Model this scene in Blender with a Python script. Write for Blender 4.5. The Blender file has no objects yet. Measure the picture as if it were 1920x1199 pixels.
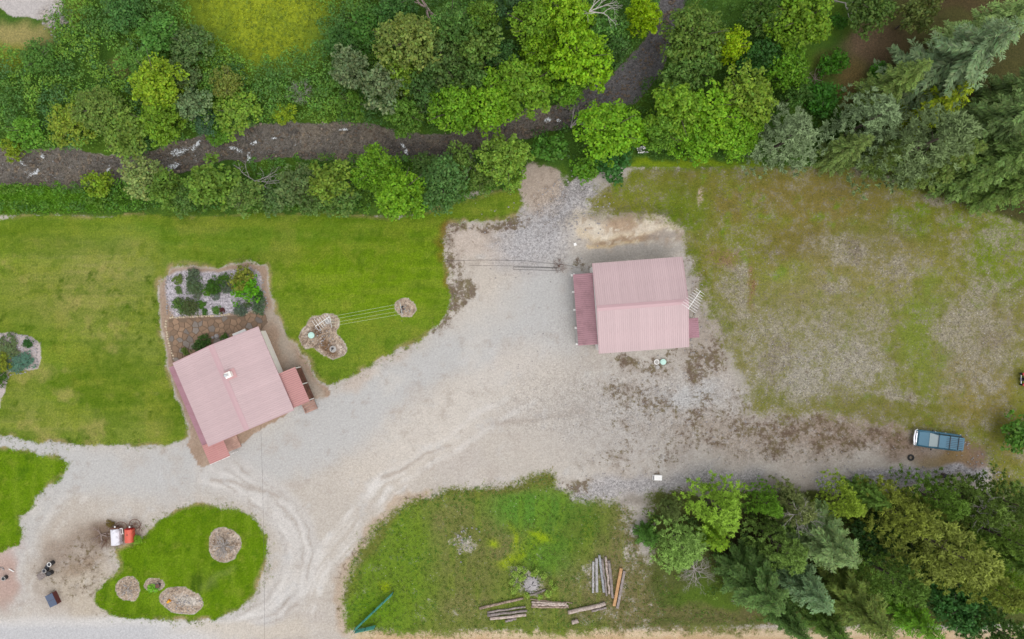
import bpy, math, random
import numpy as np
from mathutils import Vector, Matrix

random.seed(7); RNG = np.random.default_rng(11)
S = bpy.context.scene
R = math.radians

# ------------------------------------------------------------------ camera, sky, sun, exposure
CAM_H = 80.0
PPM = 16.0                                   # photo pixels per metre on the ground
cam_d = bpy.data.cameras.new('camera'); cam = bpy.data.objects.new('camera', cam_d)
S.collection.objects.link(cam); S.camera = cam
cam.location = (0, 0, CAM_H); cam.rotation_euler = (0, 0, 0)
cam_d.sensor_width = 36.0; cam_d.lens = 24.0; cam_d.clip_start = 1.0; cam_d.clip_end = 3000.0

SUN_EL, SUN_AZ = R(68), R(150)               # soft overcast sun, south-east
world = bpy.data.worlds.new('World'); S.world = world; world.use_nodes = True
wn = world.node_tree; bg = wn.nodes['Background']
sky = wn.nodes.new('ShaderNodeTexSky'); sky.sky_type = 'NISHITA'; sky.sun_disc = False
sky.sun_elevation = SUN_EL; sky.sun_rotation = SUN_AZ; sky.dust_density = 1.2; sky.ozone_density = 1.0
hs = wn.nodes.new('ShaderNodeHueSaturation'); hs.inputs['Saturation'].default_value = 0.16
wn.links.new(sky.outputs[0], hs.inputs['Color']); wn.links.new(hs.outputs[0], bg.inputs['Color'])
bg.inputs['Strength'].default_value = 0.15

sd = bpy.data.lights.new('sun', 'SUN'); sun = bpy.data.objects.new('sun', sd); S.collection.objects.link(sun)
sd.energy = 0.6; sd.angle = R(60); sd.color = (1.0, 0.965, 0.92)
sun.rotation_euler = (math.pi/2 - SUN_EL, 0, math.pi - SUN_AZ)

S.view_settings.view_transform = 'Standard'; S.view_settings.look = 'None'
S.view_settings.gamma = 1.0; S.view_settings.use_curve_mapping = False
S.view_settings.exposure = 0.86
GAIN = 1.5                                   # display value of a flat white sheet lying on the ground

# ------------------------------------------------------------------ helpers
def lin(c):
    c = np.asarray(c, float)/255.0
    return np.where(c <= 0.04045, c/12.92, ((c+0.055)/1.055)**2.4)
def A(*rgb):
    """surface colour of a thing that shows as this 0-255 colour under the open sky of the photograph"""
    return tuple(float(x) for x in np.clip(lin(rgb)/GAIN, 0.004, 0.85))
def P(px, py, z=0.0):
    k = (CAM_H - z)/CAM_H
    return Vector(((px-960)/PPM*k, (599.5-py)/PPM*k, z))

def link(o, parent=None):
    S.collection.objects.link(o)
    if parent is not None: o.parent = parent
    return o
def tag(o, label=None, cat=None, group=None, kind=None):
    if label: o['label'] = label
    if cat: o['category'] = cat
    if group: o['group'] = group
    if kind: o['kind'] = kind
    return o
def thing(name, label, cat, loc, rotz=0.0, group=None):
    o = bpy.data.objects.new(name, None); o.empty_display_size = .3
    link(o); o.location = loc; o.rotation_euler = (0, 0, rotz)
    return tag(o, label, cat, group)
def copy_tree(o, parent=None):
    c = o.copy(); link(c)
    if parent is not None: c.parent = parent
    for ch in list(o.children): copy_tree(ch, c)
    return c

class MB:
    """collects simple shapes and links them as one mesh object"""
    def __init__(s): s.v = []; s.f = []
    def add(s, vs, fs):
        n = len(s.v); s.v += [tuple(v) for v in vs]; s.f += [tuple(i+n for i in f) for f in fs]; return s
    def box(s, c, d, rz=0.0, m=None, taper=1.0):
        cx, cy, cz = c; dx, dy, dz = (x/2 for x in d); ca, sa = math.cos(rz), math.sin(rz); vs = []
        for z in (-1, 1):
            t = taper if z > 0 else 1.0
            for x, y in ((-1,-1),(1,-1),(1,1),(-1,1)):
                X, Y = x*dx*t, y*dy*t
                v = Vector((cx+X*ca-Y*sa, cy+X*sa+Y*ca, cz+z*dz))
                vs.append(m @ v if m else v)
        return s.add(vs, [(3,2,1,0),(4,5,6,7),(0,1,5,4),(1,2,6,5),(2,3,7,6),(3,0,4,7)])
    def tube(s, pts, rad, n=7, cap=True):
        pts = [Vector(p) for p in pts]
        if not hasattr(rad, '__len__'): rad = [rad]*len(pts)
        vs = []; fs = []
        for i, p in enumerate(pts):
            d = (pts[min(i+1, len(pts)-1)] - pts[max(i-1, 0)])
            d = d.normalized() if d.length > 1e-6 else Vector((0,0,1))
            a = d.cross(Vector((0,0,1)) if abs(d.z) < .9 else Vector((1,0,0))).normalized(); b = d.cross(a)
            for k in range(n):
                t = 2*math.pi*k/n; vs.append(p + (a*math.cos(t)+b*math.sin(t))*rad[i])
        for i in range(len(pts)-1):
            for k in range(n):
                k2 = (k+1) % n; fs.append((i*n+k, i*n+k2, (i+1)*n+k2, (i+1)*n+k))
        if cap:
            fs.append(tuple(range(n))[::-1]); fs.append(tuple((len(pts)-1)*n+k for k in range(n)))
        return s.add(vs, fs)
    def cyl(s, c, r, h, n=16, r2=None):
        return s.tube([c, (c[0], c[1], c[2]+h)], [r, r if r2 is None else r2], n)
    def ring(s, c, R0, r, n=20, k=6, tilt=None):
        vs = []; fs = []; m = Matrix.Rotation(tilt[0], 3, tilt[1]) if tilt else Matrix.Identity(3)
        for i in range(n):
            t = 2*math.pi*i/n
            for j in range(k):
                u = 2*math.pi*j/k; q = R0+r*math.cos(u)
                vs.append(Vector(c)+m @ Vector((q*math.cos(t), q*math.sin(t), r*math.sin(u))))
        for i in range(n):
            for j in range(k):
                i2, j2 = (i+1) % n, (j+1) % k; fs.append((i*k+j, i2*k+j, i2*k+j2, i*k+j2))
        return s.add(vs, fs)
    def prism(s, poly, z0, z1):
        n = len(poly); vs = [(x, y, z0) for x, y in poly]+[(x, y, z1) for x, y in poly]
        return s.add(vs, [tuple(range(n))[::-1], tuple(range(n, 2*n))]+[(i, (i+1) % n, (i+1) % n+n, i+n) for i in range(n)])
    def extr(s, prof, y0, y1):
        """closed profile in xz swept along y"""
        n = len(prof); vs = [(x, y0, z) for x, z in prof]+[(x, y1, z) for x, z in prof]
        return s.add(vs, [tuple(range(n)), tuple(range(n, 2*n))[::-1]]+[(i, i+n, (i+1) % n+n, (i+1) % n) for i in range(n)])
    def mesh(s, name, mat, smooth=False):
        me = bpy.data.meshes.new(name); me.from_pydata(s.v, [], s.f); me.update()
        if mat: me.materials.append(mat)
        if smooth: me.polygons.foreach_set('use_smooth', [True]*len(me.polygons))
        return me
    def build(s, name, mat, parent=None, smooth=False, bevel=0.0):
        o = bpy.data.objects.new(name, s.mesh(name, mat, smooth)); link(o, parent)
        if bevel:
            b = o.modifiers.new('edge', 'BEVEL'); b.width = bevel; b.segments = 2; b.limit_method = 'ANGLE'
        return o

def np_mesh(name, verts, quads, mat=None, col=None, smooth=False):
    """fast quad mesh; col: per-vertex rgb stored as colour attribute 'tint'"""
    me = bpy.data.meshes.new(name); nv, nq = len(verts), len(quads)
    me.vertices.add(nv); me.vertices.foreach_set('co', np.ascontiguousarray(verts, np.float32).ravel())
    me.loops.add(nq*4); me.loops.foreach_set('vertex_index', np.ascontiguousarray(quads, np.int32).ravel())
    me.polygons.add(nq); me.polygons.foreach_set('loop_start', np.arange(0, nq*4, 4, dtype=np.int32))
    try: me.polygons.foreach_set('loop_total', np.full(nq, 4, np.int32))
    except Exception: pass
    if smooth: me.polygons.foreach_set('use_smooth', np.ones(nq, bool))
    if col is not None: set_col(me, 'tint', col)
    me.update(); me.validate()
    if mat: me.materials.append(mat)
    return me
def set_col(me, name, col):
    a = me.attributes.new(name, 'FLOAT_COLOR', 'POINT')
    c = np.ones((len(col), 4), np.float32); c[:, :3] = col; a.data.foreach_set('color', c.ravel())
def set_f(me, name, val):
    a = me.attributes.new(name, 'FLOAT', 'POINT'); a.data.foreach_set('value', np.ascontiguousarray(val, np.float32))

# ------------------------------------------------------------------ node helpers and materials
class NT:
    def __init__(s, name):
        s.m = bpy.data.materials.new(name); s.m.use_nodes = True; s.t = s.m.node_tree; s.n = s.t.nodes
        s.b = s.n['Principled BSDF']; s.out = s.n['Material Output']
    def new(s, kind, **kw):
        n = s.n.new('ShaderNode'+kind)
        for k, v in kw.items(): setattr(n, k, v)
        return n
    def set(s, sock, v):
        if isinstance(v, bpy.types.NodeSocket): s.t.links.new(v, sock)
        else: sock.default_value = v
    def math(s, op, a, b=0.0, c=None, clamp=False):
        n = s.new('Math', operation=op); n.use_clamp = clamp
        s.set(n.inputs[0], a); s.set(n.inputs[1], b)
        if c is not None: s.set(n.inputs[2], c)
        return n.outputs[0]
    def mix(s, f, a, b, mode='MIX'):
        n = s.new('Mix', data_type='RGBA', blend_type=mode)
        s.set(n.inputs[0], f)
        for i, v in ((6, a), (7, b)):
            s.set(n.inputs[i], v if isinstance(v, bpy.types.NodeSocket) else (*v[:3], 1.0))
        return n.outputs[2]
    def scale(s, col, f):
        n = s.new('VectorMath', operation='SCALE')
        s.set(n.inputs[0], col if isinstance(col, bpy.types.NodeSocket) else tuple(col[:3])); s.set(n.inputs[3], f)
        return n.outputs[0]
    def noise(s, vec, sc, det=4.0, rough=.55, dist=0.0):
        n = s.new('TexNoise'); s.set(n.inputs['Vector'], vec)
        n.inputs['Scale'].default_value = sc; n.inputs['Detail'].default_value = det
        n.inputs['Roughness'].default_value = rough; n.inputs['Distortion'].default_value = dist
        return n.outputs[0]
    def attr(s, name, out='Color'):
        return s.new('Attribute', attribute_name=name).outputs[out]
    def pos(s): return s.new('TexCoord').outputs['Object']
    def bump(s, h, dist, strength=1.0):
        n = s.new('Bump'); n.inputs['Strength'].default_value = strength; n.inputs['Distance'].default_value = dist
        s.set(n.inputs['Height'], h); s.t.links.new(n.outputs[0], s.b.inputs['Normal'])

def mat_basic(name, col, rough=.6, metal=0.0, spec=.5, var=.12, scale=3.0, grime=0.0, grime_col=(.12,.1,.085), objvar=0.0, bump=0.0):
    """a painted or raw surface with blotchy tone, a little dirt, and optional tone per object"""
    n = NT(name); p = n.pos()
    a = n.noise(p, scale, 5, .6); b = n.noise(p, scale*7, 3, .6)
    f = n.math('ADD', n.math('MULTIPLY_ADD', a, 2.0*var, 1-var), n.math('MULTIPLY_ADD', b, var, -var*.5))
    if objvar:
        r = n.new('ObjectInfo').outputs['Random']; f = n.math('MULTIPLY', f, n.math('MULTIPLY_ADD', r, 2*objvar, 1-objvar))
    c = n.scale(col, f)
    if grime:
        g = n.math('MULTIPLY', n.math('SUBTRACT', n.noise(p, scale*.7, 7, .7), .5), 5.0, clamp=True)
        c = n.mix(n.math('MULTIPLY', g, grime), c, grime_col)
    n.set(n.b.inputs['Base Color'], c)
    n.b.inputs['Roughness'].default_value = rough; n.b.inputs['Metallic'].default_value = metal
    n.b.inputs['Specular IOR Level'].default_value = spec
    if bump: n.bump(b, bump)
    return n.m

def mat_leaf(name, trans=.35, rough=.55):
    n = NT(name)
    c = n.mix(1.0, n.attr('tint'), n.new('ObjectInfo').outputs['Color'], 'MULTIPLY')
    n.set(n.b.inputs['Base Color'], c); n.b.inputs['Roughness'].default_value = rough
    n.b.inputs['Specular IOR Level'].default_value = .25
    tr = n.new('BsdfTranslucent'); n.set(tr.inputs['Color'], n.mix(1.0, c, (1.0, 1.0, .6), 'MULTIPLY'))
    ms = n.new('MixShader'); ms.inputs[0].default_value = trans
    n.t.links.new(n.b.outputs[0], ms.inputs[1]); n.t.links.new(tr.outputs[0], ms.inputs[2])
    n.t.links.new(ms.outputs[0], n.out.inputs['Surface'])
    return n.m

def mat_wood(name, col, dark, axis_scale=(1.0, 12.0, 12.0), rough=.8, objvar=.12):
    n = NT(name); p = n.pos()
    mp = n.new('Mapping'); n.set(mp.inputs['Vector'], p); mp.inputs['Scale'].default_value = axis_scale
    g = n.noise(mp.outputs[0], 1.6, 6, .65, .6); k = n.noise(p, 3.0, 5, .65)
    c = n.mix(n.math('MULTIPLY', n.math('SUBTRACT', g, .38), 3.2, clamp=True), dark, col)
    r = n.new('ObjectInfo').outputs['Random']
    c = n.scale(c, n.math('MULTIPLY', n.math('MULTIPLY_ADD', r, 2*objvar, 1-objvar), n.math('MULTIPLY_ADD', k, .8, .6)))
    n.set(n.b.inputs['Base Color'], c); n.b.inputs['Roughness'].default_value = rough; n.bump(g, .02)
    return n.m

M = {}
M['leaf'] = mat_leaf('leaf_surface'); M['needle'] = mat_leaf('needle_surface', .12, .6)
M['bark'] = mat_wood('bark', A(120,105,92), A(70,60,52), (6,6,1.2))
M['deadwood'] = mat_wood('bleached_wood', A(216,208,202), A(168,158,152), (5,5,5))
M['rootwood'] = mat_wood('root_wood', A(206,188,180), A(130,106,94), (4,4,4))
M['white'] = mat_basic('white_paint', (.76,.74,.71), .5, var=.06, grime=.25)
M['cream'] = mat_basic('cream_siding', (.88,.84,.77), .55, var=.05, grime=.15)
M['steel'] = mat_basic('galvanised_steel', (.55,.55,.56), .35, .8, var=.08)
M['dark_metal'] = mat_basic('dark_metal', (.035,.036,.042), .5, .3, var=.25)
M['black'] = mat_basic('black_plastic', (.018,.018,.02), .45, var=.2)
M['rubber'] = mat_basic('tyre_rubber', (.022,.022,.022), .85, var=.2)
M['rust'] = mat_basic('rusty_iron', (.12,.055,.035), .85, var=.35, scale=6)
M['glass'] = mat_basic('dark_glass', (.012,.015,.018), .06, var=.1)
M['cable'] = mat_basic('cable_sheath', (.045,.043,.042), .6, var=.1)
M['concrete'] = mat_basic('concrete', (.36,.34,.32), .85, var=.15, scale=2, grime=.3)
# ------------------------------------------------------------------ the ground: one fine sheet, cut into its surfaces
def vnoise(x, y, seed=0):
    xi = np.floor(x).astype(np.int64); yi = np.floor(y).astype(np.int64); fx = x-xi; fy = y-yi
    def h(i, j):
        n = (i*374761393 + j*668265263 + seed*1442695041) & 0xFFFFFFFF
        n = ((n ^ (n >> 13))*1274126177) & 0xFFFFFFFF
        return ((n ^ (n >> 16)) & 0xFFFF)/65535.0
    u = fx*fx*(3-2*fx); v = fy*fy*(3-2*fy)
    return (h(xi,yi)*(1-u)+h(xi+1,yi)*u)*(1-v)+(h(xi,yi+1)*(1-u)+h(xi+1,yi+1)*u)*v
def fbm(x, y, size, seed=0, octs=4, rough=.5):
    """~[-1,1] fractal noise, size = largest feature in photo pixels"""
    o = 0.0; a = 1.0; t = 0.0; s = 1.0/size
    for i in range(octs):
        o = o + a*(vnoise(x*s+17.3*i, y*s-9.1*i, seed+i)*2-1); t += a; a *= rough; s *= 2.03
    return o/t*1.5
def smooth(e0, e1, x):
    t = np.clip((x-e0)/(e1-e0), 0, 1); return t*t*(3-2*t)
def seg_d(X, Y, pts, closed):
    d = np.full(X.shape, 1e9); n = len(pts)
    for i in range(n if closed else n-1):
        (ax, ay), (bx, by) = pts[i][:2], pts[(i+1) % n][:2]
        dx, dy = bx-ax, by-ay; L = dx*dx+dy*dy+1e-9
        t = np.clip(((X-ax)*dx+(Y-ay)*dy)/L, 0, 1)
        d = np.minimum(d, np.hypot(X-ax-t*dx, Y-ay-t*dy))
    return d
def inside(X, Y, pts):
    c = np.zeros(X.shape, bool); n = len(pts)
    for i in range(n):
        (ax, ay), (bx, by) = pts[i], pts[(i+1) % n]
        if ay == by: continue
        c ^= ((ay > Y) != (by > Y)) & (X < (bx-ax)*(Y-ay)/(by-ay)+ax)
    return c
def sdf(X, Y, pts):
    """signed distance to a polygon in photo pixels, positive inside"""
    d = seg_d(X, Y, pts, True); return np.where(inside(X, Y, pts), d, -d)
def chaikin(pts, k=2):
    for _ in range(k):
        q = []
        for i in range(len(pts)):
            a, b = pts[i], pts[(i+1) % len(pts)]
            q += [(a[0]*.75+b[0]*.25, a[1]*.75+b[1]*.25), (a[0]*.25+b[0]*.75, a[1]*.25+b[1]*.75)]
        pts = q
    return pts

LAWN_A = [(-300,405),(0,405),(250,402),(520,395),(640,402),(730,410),(800,396),(870,376),(930,360),(972,352),(983,384),(962,406),(925,412),(880,412),
  (846,424),(828,450),(832,482),(842,520),(850,552),(840,582),(815,613),(780,640),(745,660),(710,680),(660,702),(614,720),(597,714),(588,690),(572,668),
  (556,650),(540,640),(524,615),(512,590),(512,560),(506,520),(500,494),(466,487),(428,497),(400,504),(352,500),(324,506),(305,535),(297,562),(300,610),(304,655),
  (306,685),(330,740),(357,800),(356,826),(300,836),(200,828),(130,833),(70,828),(5,818),(-300,810)]
BED_L = [(-60,628),(0,626),(50,628),(72,640),(70,690),(45,700),(18,703),(8,730),(2,765),(-60,790)]
LAWN_B = [(-300,843),(0,843),(50,846),(110,856),(128,867),(112,892),(75,926),(54,955),(34,966),(42,990),(32,1018),(5,1030),(-300,1040)]
LAWN_C = [(213,1036),(250,1022),(272,1008),(284,984),(300,968),(340,955),(390,947),(440,951),(476,970),(496,995),(503,1030),(500,1070),(490,1096),(466,1130),
  (430,1151),(395,1165),(340,1168),(280,1160),(220,1155),(195,1141),(178,1115),(190,1098),(215,1080),(229,1065),(218,1050)]
MEADOW_D = [(655,1184),(646,1150),(648,1110),(660,1060),(682,1010),(722,970),(775,940),(822,922),(900,913),(955,911),(985,897),(1012,886),(1036,886),(1042,914),(1085,932),
  (1160,942),(1188,962),(1196,1040),(1240,1090),(1290,1130),(1380,1160),(1560,1160),(1560,1182),(1180,1184),(800,1190)]
FIELD = [(1104,380),(1132,350),(1180,326),(1240,312),(1400,306),(1600,318),(1920,400),(2300,440),(2300,960),(1870,930),(1862,880),(1846,838),(1790,812),(1690,800),(1560,778),(1412,772),
  (1404,720),(1380,680),(1356,640),(1332,590),(1312,530),(1292,470),(1280,430),(1252,410),(1200,400),(1150,395),(1112,393)]
GARDEN = [(316,520),(345,508),(400,512),(440,508),(470,500),(488,510),(496,560),(497,590),(420,592),(320,597),(312,560)]
PATIO = [(312,600),(420,594),(498,592),(505,640),(440,670),(380,720),(330,730),(318,680)]
RIVER = [(-320,330,34),(-150,322,34),(0,308,34),(100,312,36),(200,316,28),(300,306,25),(345,290,29),(400,275,31),(480,262,33),(560,258,35),(640,262,33),(720,268,31),(800,275,27),
  (870,266,23),(940,245,25),(1000,228,26),(1060,210,24),(1120,188,26),(1172,160,30),(1212,120,30),(1240,72,26),(1258,20,23),(1272,-40,23),(1280,-200,24)]

fx0, fx1, fy0, fy1, st = -66.0, 66.0, -42.0, 42.0, .2
far = [4, 10, 22, 50, 110, 240, 500, 900]
xs = np.concatenate([[fx0-q for q in far[::-1]], np.arange(fx0, fx1+.01, st), [fx1+q for q in far]])
ys = np.concatenate([[fy0-q for q in far[::-1]], np.arange(fy0, fy1+.01, st), [fy1+q for q in far]])
GX, GY = np.meshgrid(xs, ys); nx, ny = len(xs), len(ys)
PX = 960+GX*PPM; PY = 599.5-GY*PPM
n1 = fbm(PX, PY, 60, 1); n2 = fbm(PX, PY, 60, 5); n3 = fbm(PX, PY, 24, 9); n4 = fbm(PX, PY, 24, 13); nb = fbm(PX, PY, 220, 21, 5)
WX = PX+7*n1+3*n3; WY = PY+7*n2+3*n4           # ragged outlines
W2X = PX+16*n1+6*n3; W2Y = PY+16*n2+6*n4

def river_coord(X, Y):
    """signed distance inside the creek (px, positive in water)"""
    d = np.full(X.shape, -1e9)
    for (ax, ay, aw), (bx, by, bw) in zip(RIVER[:-1], RIVER[1:]):
        dx, dy = bx-ax, by-ay; t = np.clip(((X-ax)*dx+(Y-ay)*dy)/(dx*dx+dy*dy), 0, 1)
        d = np.maximum(d, aw+t*(bw-aw)-np.hypot(X-ax-t*dx, Y-ay-t*dy))
    return d
rv = river_coord(WX, WY); rv_raw = river_coord(PX, PY)

sd_ = {k: sdf(WX, WY, v) for k, v in dict(A=LAWN_A, B=LAWN_B, C=chaikin(LAWN_C, 1), D=MEADOW_D, F=FIELD, G=GARDEN, L=BED_L).items()}
raw_ = {k: inside(PX, PY, v) for k, v in dict(A=LAWN_A, B=LAWN_B, C=LAWN_C, D=MEADOW_D, F=FIELD, G=GARDEN, L=BED_L).items()}

shape = PX.shape
mincol = np.zeros(shape+(3,)); mincol[:] = A(206,196,184)
vegcol = np.zeros(shape+(3,)); vegcol[:] = A(98,108,52)
weed = np.zeros(shape); peb = np.full(shape, .24)
def paint(field, col, w):
    w = np.clip(w, 0, 1)[..., None]; field[:] = field*(1-w)+np.asarray(col)*w
def blob(cx, cy, rx, ry, rot=0, warp=2, soft=.5):
    """soft ellipse, ragged by the warp noise"""
    X, Y = {0: (PX, PY), 1: (WX, WY), 2: (W2X, W2Y)}[warp]
    c, s = math.cos(R(rot)), math.sin(R(rot)); u = ((X-cx)*c+(Y-cy)*s)/rx; v = (-(X-cx)*s+(Y-cy)*c)/ry
    return 1-smooth(1-soft, 1+soft, np.hypot(u, v))
def band(pts, w, soft, warp=2):
    X, Y = {0: (PX, PY), 1: (WX, WY), 2: (W2X, W2Y)}[warp]
    return 1-smooth(w-soft, w+soft, seg_d(X, Y, pts, False))
def patch(size, seed, lo, hi, octs=5, rough=.6):
    return smooth(lo, hi, fbm(PX, PY, size, seed, octs, rough))

# ---- bare ground of the yard
GREY = A(204,201,197); TAN = A(216,205,192); WARM = A(200,187,174); PALE = A(226,217,206); BROWN = A(150,126,106)
paint(mincol, A(206,196,186), patch(120, 31, -.2, .5)); paint(mincol, WARM, patch(90, 33, .15, .7)*.5)
lane = [(-200,832),(0,832),(70,842),(140,868),(220,882),(330,886),(440,868),(540,840),(610,800),(700,745),(790,700),(860,650),(930,600),(1010,560),(1062,540)]
paint(mincol, GREY, band(lane, 46, 30)*.95)
paint(mincol, GREY, blob(620,800,120,70,-25)*.9); paint(mincol, GREY, blob(1040,590,60,90)*.9); paint(mincol, GREY, blob(900,620,120,45,-30)*.7)
paint(mincol, GREY, band([(130,880),(95,930),(60,985),(35,1050),(10,1110)], 24, 18)*.75)
paint(mincol, TAN, blob(870,530,90,90)*.7); paint(mincol, TAN, blob(760,860,140,40,-25)*.75); paint(mincol, A(216,206,194), blob(900,760,120,50,-30)*.8)
paint(mincol, A(208,192,178), blob(700,690,70,16,-32)*.8); paint(mincol, TAN, blob(1000,720,80,50)*.6)
paint(mincol, TAN, blob(1050,820,120,50)*.55); paint(mincol, A(214,196,182), blob(900,450,75,40)*.7)
paint(mincol, A(222,213,202), blob(820,790,140,48,-28)*.6); paint(mincol, A(220,212,204), blob(960,680,90,40,-20)*.4)
# tyre-worn streaks, pale, along the lanes
dl = seg_d(PX+4*n1, PY+4*n2, [(400,876),(460,905),(515,940),(552,985),(566,1030),(560,1075),(535,1115),(490,1150),(400,1178),(250,1190)], False)
paint(mincol, A(214,208,202), (1-smooth(24,46,dl))*.8)
for pts, w in (([(395,880),(470,905),(530,945),(570,1000),(580,1060),(560,1120),(520,1160)], 3), ([(380,905),(460,925),(515,960),(545,1010),(548,1065),(520,1120),(460,1160),(380,1182)], 4),
    ([(720,900),(660,960),(620,1010),(590,1070),(555,1140),(530,1180)], 4), ([(740,915),(690,965),(640,1025),(612,1080),(585,1150)], 4), ([(760,880),(690,930),(630,985),(600,1030),(570,1090)], 3),
    ([(950,750),(880,790),(800,840),(720,895),(660,950)], 5), ([(1000,760),(930,800),(850,850),(760,895)], 5), ([(560,985),(590,1050),(600,1110)], 3),
    ([(20,1110),(50,1040),(85,975),(130,915)], 5), ([(55,1110),(85,1045),(115,985),(160,930)], 5), ([(430,1168),(500,1145),(545,1110),(575,1060)], 3)):
    paint(mincol, A(232,226,219), band(pts, w, w*1.1, 1)*np.clip(.42+.45*n4+.3*n1, 0, .8))
for off in (-26,-17,-9,-3,6,13,22):
    tp = [(420+off*.2,884-off),(475+off*.6,915-off*.8),(528+off,952-off*.5),(560+off,998-off*.2),(568+off,1050),(552+off,1105+off*.4),(510+off*.6,1146+off*.7),(450,1168+off*.5)]
    paint(mincol, A(234,228,222) if off % 2 else A(176,164,152), band(tp, 2.0, 2.2, 1)*np.clip(.35+.6*n3+.3*n2, 0, .7))
for off in (-14,-5,5,14):
    tp = [(760+off,905+off),(690+off,965+off),(636+off,1030+off*.5),(600+off,1090),(568+off,1150)]
    paint(mincol, A(232,226,219) if off % 4 else A(182,170,158), band(tp, 2.2, 2.4, 1)*np.clip(.35+.6*n4, 0, .7))
for pts, w in (([(400,905),(440,905),(490,915),(520,930)], 4), ([(840,835),(790,850),(720,900)], 3), ([(1100,770),(1000,790),(930,800)], 4)):
    paint(mincol, A(168,152,136), band(pts, w, w, 1)*.5)
paint(mincol, A(196,184,172), patch(46,141,.25,.8)*.4); paint(mincol, A(222,214,204), patch(60,143,.2,.8)*.4); paint(mincol, A(178,165,152), patch(18,145,.35,.9)*.4); paint(mincol, A(212,210,208), patch(20,147,.3,.9)*.35)
# island's ragged tan verge, old equipment corner
paint(mincol, A(190,176,160), blob(130,1060,70,90)*.8); paint(mincol, A(168,150,134), blob(115,1035,35,30)*.8); paint(mincol, A(206,192,172), blob(165,1110,60,50)*.7)
paint(mincol, A(150,130,112), blob(215,1005,45,28)*.8); paint(mincol, A(150,125,100), blob(160,1065,34,16,-20)*.6); paint(mincol, A(185,160,142), blob(10,1080,22,50)*.9)
weed = np.maximum(weed, blob(145,1075,75,65)*.5); paint(mincol, A(206,176,166), blob(10,1060,26,60)*.6)
# road along the bottom
paint(mincol, A(222,217,212), smooth(1152,1172, PY-6*n1+.03*(PX-0))*smooth(520,300,PX)); paint(mincol, A(208,206,206), smooth(1165,1182, PY-3*n1)*smooth(420,250,PX))
paint(mincol, A(218,206,190), blob(470,1185,140,16)*.7)
road_r = smooth(1176,1186, PY-3*n1-2*n3)*smooth(640,680,PX)
paint(mincol, A(226,202,168), road_r); paint(mincol, A(208,178,140), road_r*patch(30,77,.1,.6)*.7)
paint(mincol, A(206,170,128), smooth(1191,1198,PY-2*n1)*smooth(640,700,PX)*.6)
paint(mincol, A(204,180,155), band([(645,1180),(640,1120),(655,1060),(680,1000),(730,955),(800,925)], 13, 9)*.75)
weed = np.maximum(weed, band([(640,1175),(632,1120),(648,1060),(676,1002),(730,955),(820,918)], 9, 9)*.55)
# gravel apron north of the garage and bank behind it
paint(mincol, A(190,186,186), blob(1000,440,75,60,-30)*.9); paint(mincol, A(186,182,182), blob(1060,395,45,50,-30)*.9); paint(mincol, A(180,166,150), blob(1020,330,42,36,-45)*.9)
paint(mincol, A(196,180,162), blob(1015,350,34,26,-45)*.7); paint(mincol, A(192,186,184), blob(1090,360,30,16,-20)*.9)
paint(mincol, A(230,214,192), blob(1185,424,100,36)*.95); paint(mincol, A(188,160,132), blob(1165,418,34,17,-8,1)*.85); paint(mincol, A(226,206,176), band([(1100,452),(1180,440),(1260,432)], 8, 7)*.8)
paint(mincol, A(176,150,122), blob(1172,452,62,8,-7,1,.35)*.9); paint(mincol, A(228,202,162), band([(1100,466),(1150,461),(1195,455)], 3, 2, 1)*.9)
paint(mincol, A(182,175,166), blob(1180,474,100,14,-5,1,.4)*.95); paint(mincol, A(160,150,142), blob(1240,445,34,14)*.7)
paint(mincol, A(186,176,168), blob(1305,540,16,80,-8)*.9); paint(mincol, A(176,162,148), blob(1315,650,40,60)*.7)
bk = blob(1185,430,100,36); paint(mincol, A(240,228,208), bk*patch(8,251,.1,.7)*.7); paint(mincol, A(178,152,126), bk*patch(10,253,.15,.7)*.7); paint(mincol, A(192,174,158), blob(1015,348,42,46,-40)*.85); paint(mincol, A(160,142,126), blob(1015,348,42,46,-40)*patch(9,255,.2,.8)*.7)
# grey tones and mossy weeds round the garage and down the yard
for b, a in ((blob(1310,680,50,46),.95),(blob(1260,690,40,26),.6),(blob(1190,678,60,14),.75),(blob(1330,650,30,40),.6),(blob(1300,575,18,60),.45),(blob(1295,500,18,40),.35),
    (blob(870,555,16,36,15),.85),(blob(862,500,14,36),.6),(blob(890,425,50,14,-5),.55),(blob(930,460,50,30),.3),(blob(1040,400,40,40),.28),(blob(1085,500,30,8),.6),
    (blob(1200,760,130,70),.5),(blob(1290,790,150,60),.62),(blob(1450,815,180,44),.68),(blob(1360,750,60,40),.4),(blob(1170,860,90,30),.45),(blob(1075,905,34,16),.62),(blob(1600,830,140,30),.6),
    (band([(838,440),(842,500),(858,545),(852,585),(822,618)],13,10),.85),(band([(846,434),(890,424),(940,420),(985,404)],11,9),.8),(blob(1000,480,60,20),.3),(blob(1180,740,90,40),.5),(blob(1350,800,90,60),.62),(blob(1250,850,160,30),.5),(blob(1480,830,160,30),.6),(band([(780,645),(700,690),(620,722)],6,6),.35),(blob(1040,300,40,30),.3),(blob(1100,345,40,16),.4)):
    weed = np.maximum(weed, a*b)
paint(mincol, A(188,182,176), blob(1230,780,220,90,0,2,.9)*.8); paint(mincol, A(196,194,192), blob(1300,745,60,26)*.7); paint(mincol, A(176,162,148), blob(1480,820,220,40)*.75); paint(mincol, A(150,126,106), blob(1600,815,150,26)*.5)
paint(mincol, A(150,116,92), blob(1820,850,45,45)*.85); paint(mincol, A(160,136,86), blob(1770,860,55,22)*.7); paint(mincol, A(146,112,88), blob(1700,835,60,25)*.5)
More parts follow.
